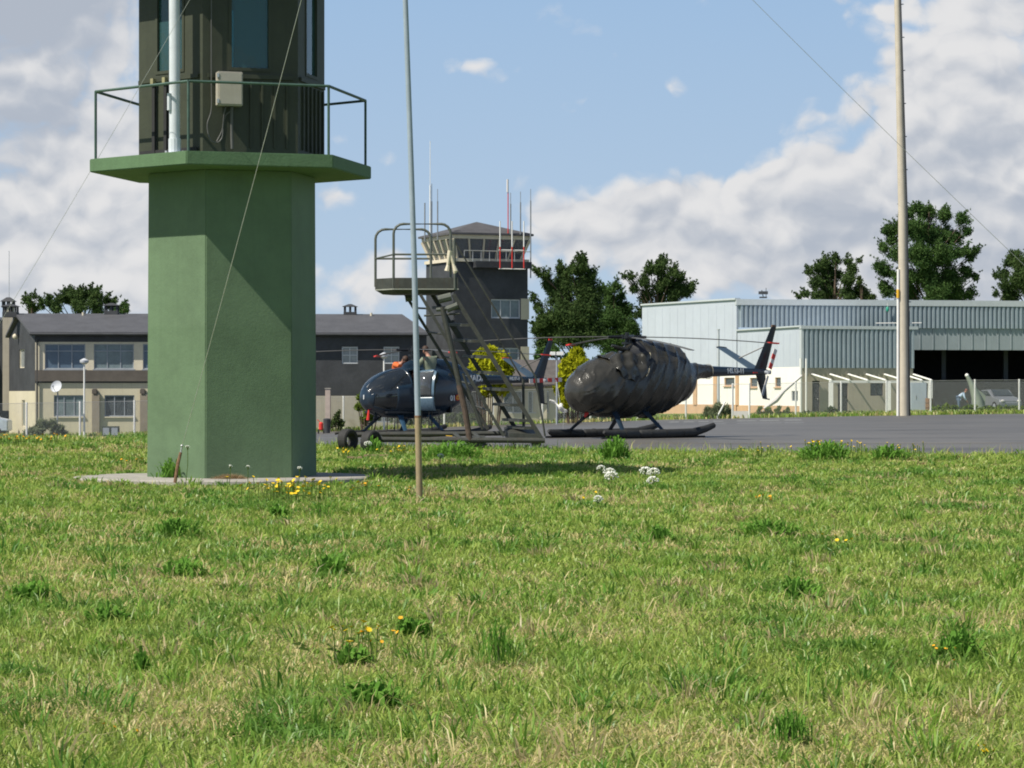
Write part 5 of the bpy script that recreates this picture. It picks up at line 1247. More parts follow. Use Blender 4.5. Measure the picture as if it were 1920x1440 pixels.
# ---- tarpaulin over the second helicopter
def tarp():
    S = [(1.90, 1.14, 1.08, .03), (1.87, 1.33, .93, .22), (1.78, 1.49, .80, .35), (1.6, 1.65, .68, .49), (1.32, 1.80, .58, .61), (1.0, 1.92, .52, .70), (.6, 1.99, .50, .735), (.3, 2.02, .48, .76), (.12, 2.06, .48, .76), (0.0, 2.18, .48, .76),
         (-.15, 2.36, .49, .76), (-.3, 2.41, .5, .755), (-.6, 2.38, .54, .73), (-1.0, 2.33, .62, .68), (-1.4, 2.28, .74, .60), (-1.62, 2.27, .80, .55), (-1.69, 2.26, .83, .53), (-1.73, 1.96, .86, .51), (-1.9, 1.90, .95, .45), (-2.08, 1.87, 1.08, .36), (-2.2, 1.86, 1.30, .28), (-2.45, 1.83, 1.46, .21), (-2.6, 1.81, 1.48, .18), (-2.85, 1.80, 1.46, .165)]
    xs_ = np.concatenate([np.linspace(1.90, 1.6, 16), np.linspace(1.585, -2.85, 150)])
    rng2 = np.random.default_rng(5); g = rng2.random((64, 64))
    def nz(a, b):
        ia, ib = int(math.floor(a)), int(math.floor(b)); fa, fb = a-ia, b-ib; fa = fa*fa*(3-2*fa); fb = fb*fb*(3-2*fb)
        G_ = lambda i, j: g[i % 64, j % 64]
        return (G_(ia, ib)*(1-fa)+G_(ia+1, ib)*fa)*(1-fb)+(G_(ia, ib+1)*(1-fa)+G_(ia+1, ib+1)*fa)*fb
    n = 110; rings = []
    for x in xs_:
        r = []
        for j in range(n):
            th = 2*math.pi*j/n; p = surf(S, x, th, e=1.1)
            # narrow the raised part over the engine
            zt, zb, hw = sec_at(x, S)
            if p.z > 1.85 and zt > 2.05: k = (p.z-1.85)/(zt-1.85); p.y *= 1-.45*k
            s = x*.8+p.z*1.05      # diagonal pull lines
            env = .5+.5*nz(x*2+7, p.z*2)
            a1 = ((1-abs(math.sin((x+p.z*.8)*8+.9*nz(x*1.3, p.z*1.3))))**6)*.05*env
            a2 = (nz((x+p.z*.8)*9, (x-p.z)*1.0+20)-.5)*.030
            a3 = (nz(x*1.1+40, p.z*1.1+p.y)-.5)*.055
            d = Vector((0, p.y/max(hw, .05), (p.z-(zt+zb)/2)/max((zt-zb)/2, .05))); d = d.normalized() if d.length > 0 else d
            amp = min(1, (1.92-x)*5)*min(1, max(.25, hw/.4))
            sag = -.03*max(0, -d.z)*math.sin(x*9)
            if x > 1.0: a1 = ((1-abs(math.sin(th*5+x*7+3*nz(x*3, th*2))))**4)*.045*nz(x*3+9, th*3)
            r.append(p+d*(a1+a2*.8+a3)*amp+Vector((0, 0, sag)))
        rings.append(r)
    t = thing('tarpaulin', 'wrinkled shiny grey tarpaulin wrapped round the right helicopter', 'tarpaulin', H2.location, HEAD)
    q = MB(); q.loft(rings); q.build('main_cover', MT['tarp'], t, smooth=True)
    q = MB(); vs = [surf(S, .14-.30*i/8, R(25+62*j/12), e=1.1, off=.055)*1.0 for i in range(9) for j in range(13)]  # added navy patch standing in for a gap in the cover at the mast
    for v in vs:
        if v.z > 1.85: v.y *= 1-.30*(v.z-1.85)/.5
    q.add(vs, [(i*13+j, i*13+j+1, (i+1)*13+j+1, (i+1)*13+j) for i in range(8) for j in range(12)]); gp = q.build('mast_gap_patch', MT['navydark'], t, smooth=True, fix=False); md = gp.modifiers.new('thick', 'SOLIDIFY'); md.thickness = .01
    # loose flap over the cabin with pale hem rope
    def fl(u, v): # u along x, v round
        x = .98-1.12*u; th = R(100-100*v+10*math.sin(u*3.1))
        p = surf(S, x, th, e=1.1, off=.05); zt, zb, hw = sec_at(x, S)
        p.z = min(p.z, 1.95+.1*u)
        bl = math.sin(math.pi*min(1, max(0, u)))*math.sin(math.pi*min(1, v+.15))*.09
        return p+Vector((0, .6, .8)).normalized()*(bl+.035*math.sin(u*17+v*9)+.03*math.sin(v*21-u*5))
    def warp(u, v): # rounded outline
        return fl(u, v*(.35+.65*math.sqrt(max(0, 1-(2*u-1)**2*.8))))
    nu, nv = 40, 30; q = MB(); vs = [warp(i/nu, j/nv) for i in range(nu+1) for j in range(nv+1)]
    q.add(vs, [(i*(nv+1)+j, i*(nv+1)+j+1, (i+1)*(nv+1)+j+1, (i+1)*(nv+1)+j) for i in range(nu) for j in range(nv)])
    o = q.build('loose_flap', MT['tarp'], t, smooth=True, fix=False); md = o.modifiers.new('thick', 'SOLIDIFY'); md.thickness = .01
    q = MB(); q.tube([warp(1-.0, j/30) for j in range(2, 31)]+[warp(1-.5*j/12, 1) for j in range(1, 7)], .012, 6); q.build('hem_rope', mat('hem_rope', (.42, .38, .27), .8), t, smooth=True)
    q = MB(); q.tube([(.62, .1, 2.24), (.4, .15, 2.17), (.15, .12, 2.14), (-.05, .1, 2.28), (0, .05, 2.4)], [.03, .06, .07, .07, .04], 8); q.build('rolled_edge', MT['tarp'], t, smooth=True)
    q = MB(); q.tube([surf(S, -2.83, 2*math.pi*j/24, off=.012) for j in range(25)], .008, 5); q.build('tie_cord', mat('tie_cord', (.25, .24, .2), .8), t, smooth=True)
tarp()

# ================================================================== PEOPLE
def skin_mesh(name, joints, edges, m, parent, sub=2, extra=None):
    keys = list(joints); idx = {k: i for i, k in enumerate(keys)}
    me = bpy.data.meshes.new(name); me.from_pydata([joints[k][0] for k in keys], [(idx[a], idx[b]) for a, b in edges], []); me.update()
    o = bpy.data.objects.new(name, me); COL.objects.link(o); o.modifiers.new('skin', 'SKIN')
    for i, k in enumerate(keys):
        r = joints[k][1]; r = (r, r) if not isinstance(r, tuple) else r; me.skin_vertices[0].data[i].radius = r
    me.skin_vertices[0].data[0].use_root = True
    s = o.modifiers.new('sub', 'SUBSURF'); s.levels = sub; s.render_levels = sub
    dg = bpy.context.evaluated_depsgraph_get(); nm = bpy.data.meshes.new_from_object(o.evaluated_get(dg)); nm.name = name
    COL.objects.unlink(o); bpy.data.objects.remove(o)
    nm.materials.clear(); nm.materials.append(m); nm.shade_smooth(); q = bpy.data.objects.new(name, nm); COL.objects.link(q); q.parent = parent
    return q
def person(label, loc, rz, J, shirt, trousers, hair, group=None, long_sleeve=True, shoes=True):
    """J: pelvis chest neck head (x forward, y left), shL elL haL shR elR haR hpL knL anL hpR knR anR"""
    t = thing('person', label, 'person', loc, rz, group); V = Vector; J = {k: V(v) for k, v in J.items()}
    up = (J['head']-J['neck']).normalized(); fw = V(J.get('face', (1, 0, 0))).normalized(); side = up.cross(fw).normalized(); fw = side.cross(up).normalized()
    h = J['head']
    jt = {'pel': (J['pel'], .13), 'wst': (J['pel'].lerp(J['chest'], .45), .115), 'chest': (J['chest'], .135), 'neck': (J['neck'], .055), 'nk2': (J['neck'].lerp(h, .45), .052),
          'h1': (h-up*.05, (.075, .07)), 'h2': (h+up*.04, (.088, .08)), 'h3': (h+up*.11, .05)}
    ed = [('pel', 'wst'), ('wst', 'chest'), ('chest', 'neck'), ('neck', 'nk2'), ('nk2', 'h1'), ('h1', 'h2'), ('h2', 'h3')]
    for s in 'LR':
        jt['sh'+s] = (J['sh'+s], .062); jt['el'+s] = (J['el'+s], .042); jt['wr'+s] = (J['ha'+s], .028)
        d = (J['ha'+s]-J['el'+s]).normalized(); jt['pm'+s] = (J['ha'+s]+d*.06, (.038, .022))
        ed += [('chest', 'sh'+s), ('sh'+s, 'el'+s), ('el'+s, 'wr'+s), ('wr'+s, 'pm'+s)]
        pp = d.cross(V((0, 0, 1))); pp = pp.normalized() if pp.length > .1 else V((0, 1, 0))
        for f in range(4):
            k = 'f%d%s' % (f, s); o_ = pp*(.027-.018*f); l_ = (.062, .078, .074, .056)[f]
            jt[k+'a'] = (J['ha'+s]+d*.10+o_, .010); jt[k+'b'] = (J['ha'+s]+d*(.10+l_)+o_*1.1-V((0, 0, .018)), .008); ed += [('pm'+s, k+'a'), (k+'a', k+'b')]
        jt['th'+s] = (J['ha'+s]+d*.075+pp*.055-V((0, 0, .01)), .010); ed.append(('wr'+s, 'th'+s))
        jt['hp'+s] = (J['hp'+s], .095); jt['kn'+s] = (J['kn'+s], .058); jt['an'+s] = (J['an'+s], .038); jt['to'+s] = (J['an'+s]+V((.15, 0, -.05)), .035)
        ed += [('pel', 'hp'+s), ('hp'+s, 'kn'+s), ('kn'+s, 'an'+s), ('an'+s, 'to'+s)]
    body = skin_mesh('body', jt, ed, MT['skin'], t)
    # shirt
    sj = {'pel': (J['pel'], .152), 'wst': (jt['wst'][0], .14), 'chest': (J['chest'], .16), 'nb': (J['chest'].lerp(J['neck'], .75), .085)}; se = [('pel', 'wst'), ('wst', 'chest'), ('chest', 'nb')]
    for s in 'LR':
        e = J['ha'+s] if long_sleeve else J['sh'+s].lerp(J['el'+s], .8); sj['sh'+s] = (J['sh'+s], .082); se.append(('chest', 'sh'+s))
        if long_sleeve: sj['el'+s] = (J['el'+s], .058); sj['wr'+s] = (J['el'+s].lerp(e, .95), .042); se += [('sh'+s, 'el'+s), ('el'+s, 'wr'+s)]
        else: sj['el'+s] = (e, .058); se.append(('sh'+s, 'el'+s))
    skin_mesh('shirt', sj, se, shirt, t)
    tj = {'pel': (J['pel']-V((0, 0, .03)), .150)}; te = []
    for s in 'LR':
        tj['hp'+s] = (J['hp'+s], .115); tj['kn'+s] = (J['kn'+s], .078); tj['an'+s] = (J['an'+s]+V((0, 0, .03)), .062); te += [('pel', 'hp'+s), ('hp'+s, 'kn'+s), ('kn'+s, 'an'+s)]
    skin_mesh('trousers', tj, te, trousers, t)
    for s in 'LR':
        skin_mesh('shoe', {'a': (J['an'+s]+V((-.02, 0, 0)), .05), 'b': (J['an'+s]+V((.06, 0, -.045)), .048), 'c': (J['an'+s]+V((.17, 0, -.06)), .036)}, [('a', 'b'), ('b', 'c')], MT['boot'], t, 1)
    q = MB(); q.ell(h+up*.045-fw*.018, (.098, .094, .105), 14, 10); hr = q.build('hair', hair, t, smooth=True)
    # keep the face clear: push hair verts that lie in front of the face
    for v in hr.data.vertices:
        r = v.co-h
        if r.dot(fw) > .02 and r.dot(up) < .075: v.co -= fw*(r.dot(fw)-.0)*.75
    q = MB(); q.ell(h+fw*.092+up*.005, (.016, .016, .022), 8, 6)
    for s in (1, -1): q.ell(h+side*s*.083-fw*.005, (.018, .014, .03), 8, 6)
    q.build('nose_and_ears', MT['skin'], t, smooth=True)
    q = MB()
    for s in (1, -1): q.ell(h+fw*.078+side*s*.032+up*.03, .011, 8, 6)
    q.build('eyes', MT['boot'], t, smooth=True)
    q = MB(); q.ell(h+fw*.08-up*.035, (.012, .025, .006), 8, 6); q.build('mouth', mat('lips', (.35, .12, .1), .6), t, smooth=True)
    return t
def hloc(H, x, y, z): return H.matrix_world @ Vector((x, y, z)) if False else Vector(H.location)+Matrix.Rotation(HEAD, 3, 'Z') @ Vector((x, y, z))
stand = dict(pel=(0, 0, .93), chest=(.04, 0, 1.30), neck=(.06, 0, 1.48), head=(.08, 0, 1.62), shL=(.04, .18, 1.40), shR=(.04, -.18, 1.40), elL=(.12, .27, 1.13), elR=(.12, -.27, 1.13), haL=(.30, .22, 1.02), haR=(.30, -.22, 1.02),
             hpL=(0, .1, .88), hpR=(0, -.1, .88), knL=(.03, .11, .48), knR=(.03, -.11, .48), anL=(0, .11, .08), anR=(0, -.11, .08))
# mechanic with olive shirt leaning over the engine deck, back to the camera
m1 = dict(stand, chest=(.05, 0, 1.30), neck=(.10, 0, 1.49), head=(.17, .02, 1.62), face=(1, 0, -.5), shL=(.05, .21, 1.41), shR=(.05, -.21, 1.41), elL=(.22, .30, 1.18), elR=(.22, -.28, 1.17), haL=(.46, .20, 1.00), haR=(.46, -.16, .98))
p = hloc(H1, -.08, .80, 0); person('man in an olive green shirt leaning over the roof of the open blue helicopter', (PX(807, p.y), p.y, H1.location.z+.80), R(135), m1, MT['olive'], MT['oliver'], MT['hair'])
q = MB(); lo = hloc(H1, -.08, .80, 0); 
sp = thing('work_stool', 'low dark work step beneath the mechanic beside the blue helicopter', 'step stool', (PX(807, p.y), p.y, H1.location.z), HEAD)
q.box((0, 0, .775), (.42, .36, .04)); q.build('step_top', MT['steelstand'], sp)
for sx in (-.18, .18):
    for sy in (-.15, .15):
        q = MB(); q.tube([(sx, sy, .76), (sx*1.15, sy*1.15, 0)], .016, 6); q.build('leg', MT['steelstand'], sp)
# mechanic in orange on the far side, lying forward over the roof
m2 = dict(stand, chest=(.14, 0, 1.24), neck=(.26, 0, 1.36), head=(.38, 0, 1.42), face=(1, 0, -.4), shL=(.18, .19, 1.31), shR=(.18, -.19, 1.31), elL=(.44, .24, 1.26), elR=(.44, -.24, 1.26), haL=(.68, .18, 1.30), haR=(.70, -.18, 1.26))
p = hloc(H1, .30, -1.05, 0); person('man in orange overalls reaching over the helicopter roof from its far side', (p.x+.42, p.y, H1.location.z+.74), HEAD+R(90), m2, MT['orange'], MT['orange'], MT['hair'])
sp = thing('work_stool', 'low dark work step on the far side of the blue helicopter', 'step stool', (p.x+.42, p.y, H1.location.z), HEAD)
q = MB(); q.box((0, 0, .715), (.42, .36, .04)); q.build('step_top', MT['steelstand'], sp)
for sx in (-.18, .18):
    for sy in (-.15, .15):
        q = MB(); q.tube([(sx, sy, .70), (sx*1.15, sy*1.15, 0)], .016, 6); q.build('leg', MT['steelstand'], sp)
# pilot seated inside
m3 = dict(pel=(0, 0, .10), chest=(-.08, 0, .46), neck=(-.09, 0, .62), head=(-.05, 0, .76), shL=(-.08, .18, .56), shR=(-.08, -.18, .56), elL=(.10, .24, .32), elR=(.10, -.24, .32), haL=(.34, .16, .30), haR=(.34, -.16, .30),
          hpL=(.05, .09, .09), hpR=(.05, -.09, .09), knL=(.44, .12, .20), knR=(.44, -.12, .20), anL=(.56, .12, -.18), anR=(.56, -.12, -.18))
p = hloc(H1, .26, .30, 0); person('person in a grey shirt seated behind the windshield of the open helicopter', (p.x, p.y, H1.location.z+.97), HEAD, m3, MT['greyshirt'], MT['khaki'], mat('red_cap', (.14, .03, .03), .7))
# person bending by the far fence
m4 = dict(stand, pel=(0, 0, .88), chest=(.26, 0, 1.10), neck=(.38, 0, 1.22), head=(.47, 0, 1.31), face=(1, 0, -.4), shL=(.30, .18, 1.17), shR=(.30, -.18, 1.17), elL=(.38, .24, .90), elR=(.38, -.24, .90), haL=(.50, .18, .72), haR=(.50, -.18, .72))
x = PX(1797, 172); person('person in a pale blue shirt bending forward behind the wire fence by the silver car', (x, 172, zgf(x, 172)), R(-8), m4, MT['paleblue'], mat('blue_jeans', (.12, .17, .25), .8), mat('reddish_hair', (.20, .07, .05), .7))

# ================================================================== FENCE
fpts = [(50, 150), (150, 151), (252, 152), (350, 153.5), (447, 155), (545, 157), (644, 158), (740, 158), (833, 158), (925, 158), (1017, 158), (1107, 158), (1196, 158.5), (1286, 159), (1374, 159.2), (1405, 159.3), (1492, 159.6), (1577, 160), (1662, 160.5), (1745, 161), (1828, 162), (1911, 163), (1996, 164), (-50, 149)]
fpts = sorted(fpts)
fw_ = [(PX(a, y), y) for a, y in fpts]
t = thing('wire_fence', 'long wire mesh fence on slim white posts along the far edge of the apron', 'fence', (fw_[0][0], fw_[0][1], zgf(*fw_[0])))
for x, y in fw_:
    g = zgf(x, y); q = MB(); q.tube([(x, y, g-.1), (x, y, g+2.0)], .055, 7); q.build('fence_post', MT['white'], t, world=True)
def meshmat():
    m = bpy.data.materials.new('wire_mesh'); m.use_nodes = True; g = NG(m.node_tree); g.n.clear(); out = g.new('ShaderNodeOutputMaterial')
    tr = g.new('ShaderNodeBsdfTransparent'); d = g.new('ShaderNodeBsdfDiffuse'); d.inputs[0].default_value = (.42, .44, .44, 1)
    t_ = g.new('ShaderNodeTexCoord').outputs['Object']; s = g.new('ShaderNodeSeparateXYZ'); g.l.new(t_, s.inputs[0])
    a = g.m('ADD', s.outputs[0], s.outputs[2]); b = g.m('SUBTRACT', s.outputs[0], s.outputs[2])
    def w(v): return g.m('LESS_THAN', g.m('FRACT', g.m('MULTIPLY', v, 14.0)), .085)
    f = g.m('MAXIMUM', w(a), w(b)); mx = g.new('ShaderNodeMixShader'); g.put(mx.inputs[0], f); g.l.new(tr.outputs[0], mx.inputs[1]); g.l.new(d.outputs[0], mx.inputs[2]); g.l.new(mx.outputs[0], out.inputs[0]); return m
MT['mesh'] = meshmat()
q = MB()
for (x0, y0), (x1, y1) in zip(fw_[:-1], fw_[1:]):
    if abs(x0-PX(1374, 159.2)) < .01: continue
    a, b = zgf(x0, y0), zgf(x1, y1); q.quad((x0, y0-.06, a+.05), (x1, y1-.06, b+.05), (x1, y1-.06, b+1.92), (x0, y0-.06, a+1.92))
q.build('mesh_panel', MT['mesh'], t, world=True, fix=False)
q = MB(); q.tube([(x, y, zgf(x, y)+1.95) for x, y in fw_], .012, 4); q.build('top_wire', MT['wire'], t, world=True)
# gate frame (white portal with low panel)
Yg = 158.0; o = thing('gate_frame', 'white tubular gate frame with low pale panel before the white hangar wall', 'gate', (PX(1388, Yg), Yg, zgf(PX(1388, Yg), Yg))); q = MB()
a, b = PX(1373, Yg), PX(1405, Yg); g = zgf(a, Yg); q.tube([(a, Yg, g), (a, Yg, g+1.95), (b, Yg, g+1.95), (b, Yg, g)], .045, 6); q.build('tube_frame', MT['white'], o, world=True)
q = MB(); q.box(((a+b)/2, Yg, g+.22), (b-a-.1, .04, .4)); q.build('lower_panel', MT['stripewhite'], o, world=True)
o = thing('slanted_stay', 'slanting white prop leaning by the round pampas bush', 'prop', P(1345, 782, Yg)); q = MB(); q.tube([P(1344, 783, Yg), P(1360, 753, Yg)], .05, 6); q.build('rod', MT['white'], o, world=True)
q = MB(); q.box(P(1344, 784, Yg), (.16, .16, .05)); q.build('foot_plate', MT['white'], o, world=True)
o = thing('boom_barrier', 'long pale slanting boom rising from the bushes to the corner of the annex', 'barrier', P(1436, 770, 165)); q = MB(); q.tube([P(1433, 766, 165), P(1455, 750, 165), P(1470, 733, 165), P(1504, 704, 165)], [.09, .17, .10, .07], 8); q.build('boom', MT['stripewhite'], o, world=True, smooth=True)
q = MB(); q.tube([P(1430, 769, 165), P(1438, 784, 165)], .04, 6); q.build('stand_leg', MT['stripewhite'], o, world=True)
o = thing('tall_post', 'tall slim grey post in front of the pale hangar side wall', 'post', (PX(1347, 168), 168, zgf(PX(1347, 168), 168))); q = MB(); x = PX(1347, 168); g = zgf(x, 168); q.tube([(x, 168, g), (x, 168, ZP(619, 168))], [.09, .07], 8); q.build('shaft', MT['hangartrim'], o, world=True, smooth=True); q = MB(); q.tube([(x, 168, ZP(619, 168)), (x, 168, ZP(617, 168))], .09, 8); q.build('cap', MT['hangartrim'], o, world=True)
for px, py, Y, lab in ((158, 683, 157.4, 'white globe lamp post in front of the left office'), (720, 672, 157.0, 'white globe lamp post behind the nose of the blue helicopter')):
    x = PX(px, Y); g = zgf(x, Y); o = thing('street_lamp', lab, 'lamp post', (x, Y, g), group='lamp posts before the office'); z = ZP(py, Y)
    q = MB(); q.tube([(x, Y, g), (x, Y, z)], [.06, .045], 8); q.build('post', MT['white'], o, world=True)
    q = MB(); q.tube([(x, Y, z), (x, Y, z+.10), (x, Y, z+.22), (x, Y, z+.34)], [.10, .24, .26, .05], 14); q.build('lamp_head', MT['dish'], o, world=True, smooth=True)
# concrete post, red extinguisher, bin near the left of the fence
Y = 157; x = PX(615, Y); o = thing('concrete_post', 'pinkish concrete post behind the fence right of the green tower', 'post', (x, Y, zgf(x, Y))); q = MB(); q.box((x, Y, (zgf(x, Y)+ZP(730, Y))/2), (.30, .3, ZP(730, Y)-zgf(x, Y))); q.build('shaft', mat('pink_concrete', (.42, .35, .31), .8), o, world=True, bevel=.02)
q = MB(); q.box((x, Y, ZP(729.5, Y)+.03), (.36, .36, .06)); q.build('cap', MT['concrete'], o, world=True, bevel=.01)
Y = 148; x = PX(602, Y); g = zgf(x, Y); o = thing('fire_extinguisher', 'red wheeled fire extinguisher standing at the far edge of the apron', 'fire extinguisher', (x, Y, g))
q = MB(); q.tube([(x, Y, g+.18), (x, Y, g+.22), (x, Y, g+.55), (x, Y, g+.62)], [.07, .12, .12, .05], 12); q.build('cylinder', MT['red'], o, world=True, smooth=True)
for s in (-.14, .14): q = MB(); q.tube([(x+s-.03, Y, g+.13), (x+s+.03, Y, g+.13)], .13, 14); q.build('wheel', MT['rubber'], o, world=True)
q = MB(); q.tube([(x-.02, Y, g+.58), (x-.2, Y, g+.75)], .02, 6); q.build('handle', MT['red'], o, world=True)
Y = 150; x = PX(613, Y); g = zgf(x, Y); o = thing('rubbish_bin', 'dark grey bin beside the red fire extinguisher', 'bin', (x, Y, g)); q = MB(); q.tube([(x, Y, g), (x, Y, g+.75)], [.16, .2], 12); q.build('container', MT['slate'], o, world=True); q = MB(); q.ell((x, Y, g+.76), (.21, .21, .06), 12, 6); q.build('lid', MT['slate'], o, world=True, smooth=True)
# twin floodlight and white frame seen round the tail of the blue helicopter
Y = 150; x = PX(1044, Y); g = zgf(x, Y); o = thing('twin_floodlight', 'white twin headed floodlight on a pole behind the blue helicopter tail fin', 'floodlight', (x, Y, g))
q = MB(); q.tube([(x, Y, g), (x, Y, ZP(672, Y)), P(1040, 664, Y)], .05, 8); q.build('pole', MT['alu'], o, world=True)
for px in (1035, 1050):
    q = MB(); c = P(px, 663, Y); q.hexa([c+Vector(v) for v in ((-.2, -.16, -.1), (.2, -.16, -.1), (.16, .12, -.05), (-.16, .12, -.05))], [c+Vector(v) for v in ((-.2, -.16, .1), (.2, -.16, .1), (.16, .12, .08), (-.16, .12, .08))]); q.build('lamp_head', MT['white'], o, world=True, bevel=.02)
Y = 66.9; o = thing('white_ribbon', 'twisted white cloth strip fluttering by the lower tail fin of the blue helicopter', 'cloth strip', P(1045, 765, 69)); q = MB(); pts = SMP([P(1031, 750, 69), P(1040, 755, 69.05), P(1048, 762, 69), P(1055, 772, 69.05), P(1061, 771, 69), P(1054, 764, 68.95), P(1051, 757, 69)], 4)
q.tube(pts, [.018+.03*math.sin(i*.5)**2 for i in range(len(pts))], 6); w_ = q.build('strip', MT['white'], o, world=True, smooth=True)
q = MB(); q.tube([P(1050, 757, 69), P(1047, 735, 69.4), P(1042, 712, 70)], .006, 5); q.tube([P(1058, 772, 69), P(1056, 800, 69), Vector((PX(1056, 69), 69, zgf(PX(1056, 69), 69)))], .006, 5); q.build('cord', MT['wire'], o, world=True)
# silver car and pale boom behind the fence on the right
Y = 184.0; x = PX(1868, Y); g = zgf(x, Y); o = thing('parked_car', 'silver car seen low behind the right end of the wire fence', 'car', (x, Y, g), R(-72))
prof = [(-2.0, .3), (-2.05, .72), (-1.85, .92), (-1.2, .98), (-.65, 1.38), (.35, 1.42), (.95, .98), (1.85, .82), (2.05, .6), (2.05, .3)]
q = MB(); q.hexa([Vector((a, -.82, b)) for a, b in prof], [Vector((a, .82, b)) for a, b in prof]); body = q.build('body', MT['silver'], o, bevel=.07)
q = MB(); q.hexa([Vector(v) for v in ((.98, -.70, 1.0), (.98, .70, 1.0), (.42, .62, 1.40), (.42, -.62, 1.40))], [Vector(v) for v in ((1.0, -.70, 1.01), (1.0, .70, 1.01), (.44, .62, 1.415), (.44, -.62, 1.415))]); q.build('windscreen', MT['panedark'], o)
for s in (-.83, .83):
    q = MB(); q.hexa([Vector(v) for v in ((-1.0, s, 1.0), (.85, s, 1.0), (.30, s, 1.33), (-.6, s, 1.33))], [Vector((v[0], v[1]+math.copysign(.006, s), v[2])) for v in ((-1.0, s, 1.0), (.85, s, 1.0), (.30, s, 1.33), (-.6, s, 1.33))]); q.build('side_window', MT['panedark'], o)
    for a in (-1.3, 1.3): q = MB(); q.tube([(a, s*.82, .31), (a, s*1.02, .31)], .31, 18); wh = q.build('wheel', MT['rubber'], o); q = MB(); q.tube([(a, s*1.02, .31), (a, s*1.03, .31)], .18, 14); q.build('rim', MT['alu'], wh)
for s in (-.6, .6): q = MB(); q.ell((2.02, s, .66), (.05, .16, .09), 10, 8); q.build('headlight', MT['stripewhite'], o, smooth=True)
Y = 182.0; o = thing('tapered_boom', 'pale green tapering boom with a white ball end rising beside the silver car', 'boom', (PX(1838, Y), Y, zgf(PX(1838, Y), Y)))
bm1 = mat('pale_green_boom', (.22, .26, .21), .6)
q = MB(); q.tube([P(1836, 772, Y), P(1831, 745, Y), P(1822, 722, Y), P(1814, 706, Y)], [.42, .34, .20, .12], 12); q.build('boom', bm1, o, world=True, smooth=True)
q = MB(); q.ell(P(1813, 704, Y), .13, 12, 8); q.build('ball_end', MT['white'], o, world=True, smooth=True)
q = MB(); q.hexa([P(1834, 730, Y), P(1848, 742, Y), P(1846, 775, Y), P(1832, 775, Y)], [p+Vector((0, .5, 0)) for p in (P(1834, 730, Y), P(1848, 742, Y), P(1846, 775, Y), P(1832, 775, Y))]); q.build('base_fairing', bm1, o, world=True)
# ================================================================== TREES AND PLANTS
def leaf_mesh(name, centres, radii, n_per, size, m, parent, stretch=(1, 1, 1.0), up=.0, seed=0, shell=.35, aspect=1.0):
    """many leaf-sized faces scattered through overlapping clumps"""
    r = np.random.default_rng(seed); V = []
    for (c, rad, k) in zip(centres, radii, n_per):
        d = r.normal(size=(k, 3)); d /= np.linalg.norm(d, axis=1)[:, None]; rr = rad*(1-shell*r.random(k)**1.5)[:, None]*(.75+.5*r.random(k))[:, None]
        ctr = np.array(c)+d*rr*np.array(stretch)
        a = r.normal(size=(k, 3))+d*.4; a[:, 2] += up; a /= np.linalg.norm(a, axis=1)[:, None]
        b = np.cross(a, r.normal(size=(k, 3))); b /= np.linalg.norm(b, axis=1)[:, None]
        s = (size*(.6+.8*r.random(k)))[:, None]
        V.append(np.stack([ctr-a*s-b*s*.35*aspect, ctr-a*s*.2+b*s*.6*aspect*.6, ctr+a*s, ctr+a*s*.1-b*s*.6*aspect], 1))
    v = np.concatenate(V); n = len(v); me = bpy.data.meshes.new(name); me.vertices.add(n*4); me.vertices.foreach_set('co', v.reshape(-1).astype(np.float32))
    me.loops.add(n*4); me.loops.foreach_set('vertex_index', np.arange(n*4, dtype=np.int32)); me.polygons.add(n)
    me.polygons.foreach_set('loop_start', (np.arange(n)*4).astype(np.int32)); me.polygons.foreach_set('loop_total', np.full(n, 4, np.int32)); me.update(calc_edges=True)
    me.materials.append(m); o = bpy.data.objects.new(name, me); COL.objects.link(o); o.parent = parent; return o
